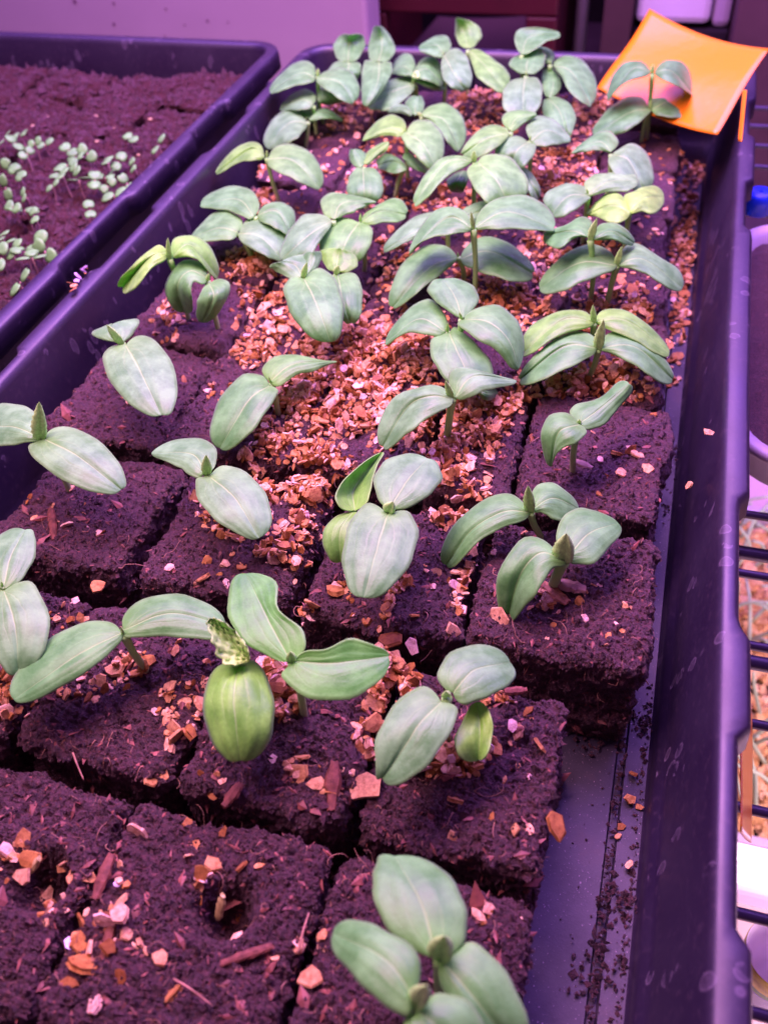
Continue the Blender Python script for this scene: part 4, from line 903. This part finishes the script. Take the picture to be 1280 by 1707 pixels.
shard('bark_piece', at(905, 975, .0435), at(945, 1008, .0432), .0048, .0024, simple('straw_bark', (0.42, 0.20, 0.09), .6, .3, .5, 700, .9), 'straw coloured bark chip under the thick stem', 'bark', seed=9)
shard('bark_piece', at(840, 1155, .0435), at(878, 1152, .043), .0030, .0022, M_bark, 'dark bark piece behind the right end block of the second row', 'bark', seed=11)
shard('seed_husk', at(930, 975, .0445), at(975, 985, .0442), .0052, .0030, simple('dull_husk', (0.36, 0.22, 0.17), .6, .3, .3, 200, .4), 'brownish seed husk at the foot of the thick stemmed seedling', 'seed husk', seed=12)
shard('seed_husk', at(957, 770, .0440), at(987, 782, .0440), .0036, .0014, M_husk, 'pale pink seed husk at the foot of the spoon leaved seedling', 'seed husk', seed=13)
shard('seed_husk', at(366, 1530, .036), at(375, 1490, .043), .0030, .0016, simple('green_shoot', (0.42, 0.36, 0.12), .5, .4, .3, 200), 'yellowish shoot tip coming up in the central seed hole', 'shoot', seed=14)
shard('seed_husk', at(55, 1452, .037), at(70, 1432, .043), .0034, .002, simple('curled_shoot', (0.50, 0.42, 0.16), .5, .4, .3, 200), 'curled yellowish shoot in the lower left seed hole', 'shoot', seed=15)

# label-like debris on the left rim
P0, P1 = at(142, 447, .0592), at(117, 486, .0596)
lt_ = thing('litter_scrap', tuple(P0), 'scrap of pale litter with orange bits stuck on the left rim', 'litter')
for k, (t_, r_, dx, mt) in enumerate([(0, .0020, 0, 0), (.18, .0019, .0006, 0), (.38, .0021, -.0004, 0), (.58, .0018, .0003, 0), (.62, .0015, -.0024, 1), (.8, .0017, .0004, 1), (.98, .0019, .0012, 1), (.05, .0009, .001, 1), (.3, .0008, .002, 1)]):
    V, F = flake_vf(r_, 300 + k); R_ = np.array(Euler((rnd.gauss(0, .5), rnd.gauss(0, .5), rnd.uniform(0, 6))).to_matrix())
    mesh_obj('orange_bit' if mt else 'pale_scrap', np.array(V) @ R_.T + P0 + (P1 - P0) * t_ + [dx, dx * .5, .0004], F, M_chip if mt else simple('lilac_scrap', (.55, .42, .62), .35, .6, .3, 600), lt_, smooth=False)

# ------------------------------------------------------------------ orange sticky card
m, nt, b, _ = nodemat('orange_card'); M_card = m; p = pos(nt)
f = noise(nt, p, 60, 4); nt.links.new(mixc(nt, ramp(nt, f, [(0.62, (0, 0, 0)), (0.74, (1, 1, 1))]), (0.82, 0.27, 0.004), (0.88, 0.34, 0.045)), b.inputs['Base Color'])
b.inputs['Roughness'].default_value = 0.3; bump(nt, b, noise(nt, p, 120, 3), 0.25, 0.001)
def sheet(name, A, B, Cc, D, bend, mat, label, cat, n=20, th=0.0005, flip=False, group=None):
    A, B, Cc, D = map(np.array, (A, B, Cc, D)); nrm = np.cross(D - A, B - A); nrm /= np.linalg.norm(nrm); V = []
    for i in range(n + 1):
        for j in range(n + 1):
            u, v = i / n, j / n; P = A * (1 - u) * (1 - v) + D * u * (1 - v) + B * (1 - u) * v + Cc * u * v
            V.append(P + nrm * (bend * 4 * u * (1 - u) + 0.3 * bend * math.sin(5 * v + 3 * u)))
    F = [(i * (n + 1) + j, (i + 1) * (n + 1) + j, (i + 1) * (n + 1) + j + 1, i * (n + 1) + j + 1) for i in range(n) for j in range(n)]
    o = mesh_obj(name, V, F, mat); md = o.modifiers.new('thickness', 'SOLIDIFY'); md.thickness = th
    return tag(o, label, cat, group)
sheet('sticky_card', at_y(1082, 16, .535), at_y(996, 150, .470), at_y(1195, 222, .410), at_y(1282, 82, .470), 0.004, M_card, 'bright orange card leaning in the far right corner of the tray', 'card')
sheet('sticky_card', at_x(1243, 150, .1262), at_x(1234, 236, .1245), at_x(1229, 236, .1242), at_x(1237, 150, .1258), 0.0002, M_card, 'narrow orange strip against the right wall below the card', 'card')  # thin orange strip along the inner right wall
sheet('sticky_card', (0.139, at(1238, 1205, .03)[1], .040), (0.139, at(1238, 1420, .03)[1], .040), at(1250, 1405, .012), at(1250, 1190, .012), 0.0005, M_card, 'edge of an orange card hanging outside the right wall of the tray', 'card')

# ------------------------------------------------------------------ tiny sprouts in the left tray
def sprout_vf():
    V, F = [], []; n = 14
    for s in (-1, 1):
        c0 = len(V); V.append((0, 0, 0)); 
        for ring in (0.55, 1.0):
            for k in range(n):
                a = 2 * math.pi * k / n; rr = (1 - 0.50 * math.exp(-((min(abs(a), 2 * math.pi - abs(a)) if s > 0 else abs(a - math.pi)) / 0.45) ** 2)) * ring
                x = s * (0.95 + rr * math.cos(a) * 0.95); y = rr * math.sin(a) * 0.85; V.append((x, y, 0.35 * abs(x) - 0.16 * x * x - 0.12 * abs(y) + (0.0)))
        V[c0] = (s * 0.95, 0, 0.35 * 0.95 - 0.16 * 0.9)
        F += [(c0, c0 + 1 + k, c0 + 1 + (k + 1) % n) for k in range(n)] + [(c0 + 1 + k, c0 + 1 + n + k, c0 + 1 + n + (k + 1) % n, c0 + 1 + (k + 1) % n) for k in range(n)]
    return V, F
SV, SF = sprout_vf()
ORD = ['first', 'second', 'third', 'fourth', 'fifth', 'sixth', 'seventh', 'eighth', 'ninth', 'tenth', 'eleventh', 'twelfth']
M_sp = simple('sprout_leaf', (0.15, 0.44, 0.10), 0.5, 0.5, 0.25, 200, 0.2)
M_ss = simple('sprout_stem', (0.40, 0.26, 0.22), 0.5, 0.4, 0.2, 200)
half = len(SV) // 2
def sprout(x, y, label, grp, s=0.0034, hgt=0.010, tint=None):
    P = at(x, y, 0.040 + hgt); b = np.array([P[0] + rnd.uniform(-.002, .002), P[1] + rnd.uniform(-.001, .001), 0.040]); g, _ = ground(b[0], b[1], .04); b[2] = g
    t = thing('sprout', tuple(b), label, 'sprout', grp); top = P.copy()
    V, F = tube_vf(catmull([b - [0, 0, .002], b, (b + top) / 2 + [rnd.uniform(-.001, .001), 0, 0], top], np.linspace(0, 1, 8)), 0.0004, 6); mesh_obj('stem', V, F, M_ss, t)
    R = np.array((Euler((rnd.gauss(0.28, .35), rnd.gauss(-0.1, .3), 0)).to_matrix() @ Euler((0, 0, rnd.uniform(0, 6.3))).to_matrix())); V = np.array(SV) * s @ R.T + top
    for q in (0, 1):
        fs = [tuple(i - q * half for i in f) for f in SF if (f[0] >= half) == bool(q)]
        o = mesh_obj('cotyledon', V[q * half:(q + 1) * half], fs, M_sp, t); md = o.modifiers.new('thickness', 'SOLIDIFY'); md.thickness = 0.0003
    return t
CL = [('in the back row', [(8, 232), (25, 238), (34, 225), (50, 228), (58, 238), (75, 240), (45, 255), (12, 262)]),
      ('in the leafy middle clump', [(115, 250), (128, 262), (145, 255), (165, 262), (112, 275), (126, 282), (132, 300), (118, 305), (95, 288), (105, 290), (88, 310), (75, 312)]),
      ('near the right wall', [(198, 270), (190, 285), (222, 276), (238, 272), (212, 305), (180, 268)]),
      ('right of the leafy clump', [(158, 300), (176, 295), (180, 310), (168, 325), (190, 325), (150, 350)]),
      ('in the left edge clump', [(20, 278), (30, 288), (10, 312), (28, 320), (40, 325), (22, 345), (42, 350), (5, 365), (58, 360)]),
      ('in the front clump', [(10, 405), (25, 415), (42, 420), (50, 402), (62, 408), (75, 418), (55, 430), (70, 435), (35, 470), (2, 430), (5, 395)])]
for where, L in CL:
    for qi, (x, y) in enumerate(sorted(q for i_, q in enumerate(L) if i_ % 4 != 3)): sprout(x, y, f'tiny pale sprout, {ORD[qi]} from left {where} of left tray', f'sprouts {where}', s=rnd.uniform(.0028, .0044), hgt=rnd.uniform(.006, .011))
sprout(218, 230, 'single lilac white sprout standing apart on the reddish soil', None, .0036, .009)
sprout(264, 242, 'sprout closest to the far right wall of the left tray', None, .0038, .009)
M_seed = simple('pale_seed', (0.62, 0.50, 0.22), 0.5, 0.4, 0.2, 100)
for (x, y, lab) in [(159, 188, 'pale round seed on the soil behind the sprouts'), (183, 214, 'yellow split seed behind the lilac white sprout'), (192, 216, 'yellow half seed touching the split one'), (161, 232, 'pale seed in front of the split yellow seed'),
                    (53, 203, 'pale seed behind the left edge sprouts'), (230, 258, 'yellow seed beside the far right sprouts'), (250, 195, 'pale seed nearest the back right of the left tray'), (75, 184, 'small whitish seed far back on the left')]:
    P = at(x, y, .0405); g, _ = ground(P[0], P[1], .04); V, F = flake_vf(.0017, int(x)); V = np.array(V) * [1, 1, 1.8]; o = mesh_obj('seed', V, F, M_seed); o.location = (P[0], P[1], g + .0006); o.modifiers.new('round', 'SUBSURF').levels = 1; tag(o, lab, 'seed')

# ------------------------------------------------------------------ background: wall, shelves behind, things on the right
M_wall = simple('mauve_wall', (0.36, 0.29, 0.31), 0.8, 0.2, 0.06, 6); M_dark = simple('dark_back', (0.012, 0.007, 0.012), 0.8, 0.2, 0.3, 10)
xw = at_y(612, 40, 0.72)[0]
tag(box('wall', (-1.6, xw, 0.72, 0.76, -0.5, 1.2), M_wall, bw=0.004), 'mauve wall behind the trays', None, kind='structure')
M_spot = simple('wall_spot', (0.16, 0.08, 0.12), 0.9, 0.1)
for (x, y, r) in [(125, 3, .0022), (190, 6, .0014), (190, 40, .0018), (277, 15, .0012), (346, 35, .0013), (308, 42, .001), (275, 60, .001), (380, 37, .0009)]:
    P = at_y(x, y, 0.7195); V = [(r * math.cos(a) * rnd.uniform(.7, 1.2), 0, r * math.sin(a) * rnd.uniform(.7, 1.2)) for a in np.linspace(0, 2 * math.pi, 9)[:-1]]
    o = mesh_obj('stain', V, [tuple(range(8))], M_spot, smooth=False); o.location = P; o.parent = bpy.data.objects['wall']
tag(box('back_wall', (-0.4, 2.2, 1.60, 1.64, -0.6, 1.2), M_dark, bw=0), 'dark room behind', None, kind='structure')
tag(box('floor', (-2, 3, -1, 1.7, -0.62, -0.60), M_dark, bw=0), 'dark floor far below', None, kind='structure')
tag(box('back_shelf', (xw + 0.004, 1.6, 0.70, 1.30, -0.18, -0.162), simple('shelf_board', (0.05, 0.03, 0.045), .7, .2, .2, 20), bw=0.002), 'dark shelf board behind the tray on the right', 'shelf')
M_red = simple('dark_red_plastic', (0.045, 0.002, 0.007), .5, .4, .15, 20)
def Xs(x, Y): return at_y(x, 40, Y)[0]
cr = thing('red_crate', (Xs(760, .80), .80, -.162), 'dark red open crate behind the tray', 'crate')
zt, zb = at_y(760, 24, .80)[2], -0.1615
box('crate_rail', (Xs(604, .80), Xs(928, .80), .80, .815, zt, zt + .05), M_red, cr); box('crate_post', (Xs(604, .80), Xs(644, .80), .80, .815, zb, zt - .0005), M_red, cr); box('crate_post', (Xs(876, .80), Xs(928, .80), .80, .815, zb, zt - .0005), M_red, cr)
box('crate_side', (Xs(604, .80), Xs(612, .80), .816, 1.0, zb, zt + .05), M_red, cr); box('crate_side', (Xs(920, .80), Xs(928, .80), .816, 1.0, zb, zt + .05), M_red, cr)
M_card2 = simple('brown_cardboard', (0.05, 0.026, 0.028), .8, .2, .1, 30)
ob = sheet('cardboard_sheet', at_y(730, 30, .90), at_y(650, 120, .84), at_y(880, 120, .84), at_y(878, 30, .90), 0.002, M_card2, 'brown cardboard sheet leaning inside the red crate', 'cardboard', th=.003)
V, F = tube_vf([(Xs(968, .86), .86, -.162), (Xs(968, .86), .86, .5)], .006, 12); tag(mesh_obj('shelf_pole', V, F, simple('grey_pole', (.18, .15, .2), .4, .5, .1, 40)), 'thin grey pole right of the red crate', 'pole')
tag(box('cardboard_box', (Xs(1003, .84), Xs(1052, .84), .84, 1.05, -.1615, .40), M_card2), 'tall brown box behind the orange card', 'box')
M_lil = simple('lilac_tub_plastic', (0.55, 0.50, 0.62), .5, .4, .04, 20)
z0 = at_y(1100, 40, .86)[2]
tb = thing('storage_tub', (Xs(1120, .86), .86, z0), 'pale lilac tub behind the top of the orange card', 'tub')
box('tub_body', (Xs(1056, .86), Xs(1182, .86), .86, 1.0, z0, z0 + .3), M_lil, tb, .006); box('tub_shaded_face', (Xs(1184, .855), Xs(1216, .855), .865, 1.0, z0 - .004, z0 + .3), simple('tub_shadow_side', (.33, .27, .36), .5, .4), tb, .006)  # the tub's right face gets a darker colour that paints in its shading
tag(box('tub_stand', (Xs(1056, .86), Xs(1216, .86), .862, .998, -.1615, z0 - .0045), M_dark), 'dark stand under the lilac tub', 'stand')
tag(box('dark_crate', (Xs(1224, .80), Xs(1224, .80) + .5, .80, 1.1, -.1615, .35), simple('dark_brown', (.07, .035, .045), .7, .2, .2, 15)), 'dark brown crate at the far right edge', 'crate')
# pot of soil on the right
pt = thing('plant_pot', (.15, .23, -0.0025), 'white rimmed pot of dark soil at the right edge', 'pot')
PL = rrect(.1368, .36, at(1276, 767, .018)[1], at(1262, 368, .018)[1], .03, nseg=20)
V = []
for (o_, z) in [(-.006, -.0022), (-.003, .010), (.001, .014), (.002, .016), (.0, .018), (-.003, .0175), (-.006, .016), (-.009, .008)]:
    for (x, y, nx, ny) in PL: V.append((x + nx * o_, y + ny * o_, z))
n = len(PL); F = [(k * n + i, (k + 1) * n + i, (k + 1) * n + (i + 1) % n, k * n + (i + 1) % n) for k in range(7) for i in range(n)]
mesh_obj('pot_wall', V, F, simple('white_pot', (.50, .45, .48), .45, .4, .03, 10), pt)
PX, PY = PL[:, 0].copy() - PL[:, 2] * .006, PL[:, 1].copy() - PL[:, 3] * .006; cx_, cy_ = PX.mean(), PY.mean(); nrg = 26; V = []
for k in range(nrg + 1):
    q = k / nrg
    for i in range(n): V.append((cx_ + (PX[i] - cx_) * q, cy_ + (PY[i] - cy_) * q, .0125))
V = np.array(V); ff, vv = cell(V, 260, 3); V[:, 2] += .0015 * vnoise(V, 90, 2) + (0.4 - ff) * .003
F = [(k * n + i, (k + 1) * n + i, (k + 1) * n + (i + 1) % n, k * n + (i + 1) % n) for k in range(nrg) for i in range(n)]
mesh_obj('pot_soil', V, F, M_soil, pt)
def lathe(prof, n=48):
    V = [(r * math.cos(2 * math.pi * k / n), r * math.sin(2 * math.pi * k / n), z) for r, z in prof for k in range(n)]
    F = [(i * n + k, i * n + (k + 1) % n, (i + 1) * n + (k + 1) % n, (i + 1) * n + k) for i in range(len(prof) - 1) for k in range(n)]
    return np.array(V), F
P = at(1266, 328, .006)
V, F = lathe([(.001, .012), (.0065, .012), (.0078, .010), (.0078, 0), (.001, 0)], 24)
o = mesh_obj('bottle_cap', V, F, simple('bright_blue', (.01, .06, .85), .35, .5)); o.location = (P[0], P[1], -.0027); tag(o, 'bright blue round cap just outside the right rim', 'cap')
# lower shelf, seen between the wires
ZL = -0.30
tag(box('lower_shelf', (0.05, 1.2, -.6, 1.0, ZL - .03, ZL - .02), simple('lower_board', (.62, .48, .44), .7, .3, .08, 8)), 'pale lower shelf seen between the wires', 'shelf')
A = at(1240, 868, ZL); B = at(1240, 1405, ZL)
lt = thing('lower_tray', (A[0], B[1], ZL - .0195), 'tray of pink flakes and thin shoots on the lower shelf', 'tray')
x0, x1 = B[0] - .03, A[0] + .4; y0, y1 = B[1], A[1]
for nm, bb in [('tray_side', (x0, x1, y0 - .006, y0, ZL - .0195, ZL + .012)), ('tray_side', (x0, x1, y1, y1 + .006, ZL - .0195, ZL + .012)), ('tray_side', (x0 - .006, x0, y0, y1, ZL - .0195, ZL + .012)), ('tray_bed', (x0, x1, y0, y1, ZL - .019, ZL - .004))]:
    box(nm, bb, M_soil2 if nm == 'tray_bed' else simple('lower_tray_plastic', (.55, .45, .6), .4, .5), lt, .001)
VV, FF, TT, n0 = [], [], [], 0
for k in range(3600):
    V0, F0 = FL[k % 22][1], FL[k % 22][2]; r = rnd.uniform(.0035, .008); R = np.array(Euler((rnd.gauss(0, .4), rnd.gauss(0, .4), rnd.uniform(0, 6))).to_matrix())
    V = V0 * r @ R.T + [rnd.uniform(x0 + .004, min(x1, x0 + .22)), rnd.uniform(y0 + .004, y1 - .004), ZL - .002 + rnd.uniform(0, .006)]
    VV.append(V); FF += [tuple(i + n0 for i in f) for f in F0]; n0 += len(V); TT += [0.55 + .45 * rnd.random()] * len(V)
o = mesh_obj('pink_flakes', np.vstack(VV), FF, M_chip, lt, smooth=False); a_ = o.data.attributes.new('tint', 'FLOAT', 'POINT'); a_.data.foreach_set('value', TT); tag(o, kind='stuff')
VV, FF, n0 = [], [], 0
for k in range(150):
    b_ = np.array([rnd.uniform(x0 + .01, x0 + .2), rnd.uniform(y0 + .01, y1 - .01), ZL]); tp = b_ + [rnd.gauss(0, .02), rnd.gauss(0, .02), rnd.uniform(.02, .055)]
    V, F = tube_vf(catmull([b_, (b_ + tp) / 2 + [rnd.gauss(0, .006), 0, .01], tp], np.linspace(0, 1, 8)), np.linspace(.0016, .001, 8), 5); VV.append(np.array(V)); FF += [tuple(i + n0 for i in f) for f in F]; n0 += len(V)
tag(mesh_obj('thin_shoots', np.vstack(VV), FF, simple('pale_shoot', (.42, .55, .36), .5, .4), lt), kind='stuff')
# white light fixture between the shelves
A = at(1262, 1412, -.16); B = at(1262, 1492, -.16)
M_fix = simple('white_fixture', (.85, .74, .84), .35, .5, .03, 20)
lf = thing('light_fixture', (A[0], B[1], -.17), 'white tube light fixture under the wire shelf', 'light')
box('fixture_housing', (.05, .7, B[1], A[1], -.175, -.16), M_fix, lf, .003)
em = bpy.data.materials.new('lit_tube'); em.use_nodes = True; e = em.node_tree.nodes['Principled BSDF']; e.inputs['Emission Color'].default_value = (1, .62, .95, 1); e.inputs['Emission Strength'].default_value = 2.2
for yy in (B[1] + .006, A[1] - .006):
    V, F = tube_vf([(.06, yy, -.157), (.69, yy, -.157)], .004, 12); mesh_obj('light_tube', V, F, em, lf)
# bowl
P = at(1306, 1590, -.10)
bo = thing('bowl', (P[0], P[1], -.14), 'white bowl with a yellow, green and blue striped rim', 'bowl')
def part_lathe(nm, pr, mat):
    V, F = lathe(pr); mesh_obj(nm, V + np.array(bo.location), F, mat, bo)
rb = float(np.hypot(*(at(1243, 1570, -.10) - P)[:2]))
part_lathe('bowl_inside', [(.001, .002), (rb * .6, .006), (rb * .9, .030), (rb, .040)], simple('bowl_white', (.85, .78, .8), .2, .5))
part_lathe('yellow_band', [(rb, .0402), (rb * 1.02, .039), (rb * 1.0, .032), (rb * .96, .028)], simple('bowl_yellow', (.75, .6, .05), .25, .5, .5, 120))
part_lathe('green_band', [(rb * .96, .0279), (rb * .93, .024)], simple('bowl_green', (.12, .35, .10), .25, .5))
part_lathe('blue_band', [(rb * .93, .0239), (rb * .6, .002), (.001, 0)], simple('bowl_blue', (.05, .09, .35), .25, .5))
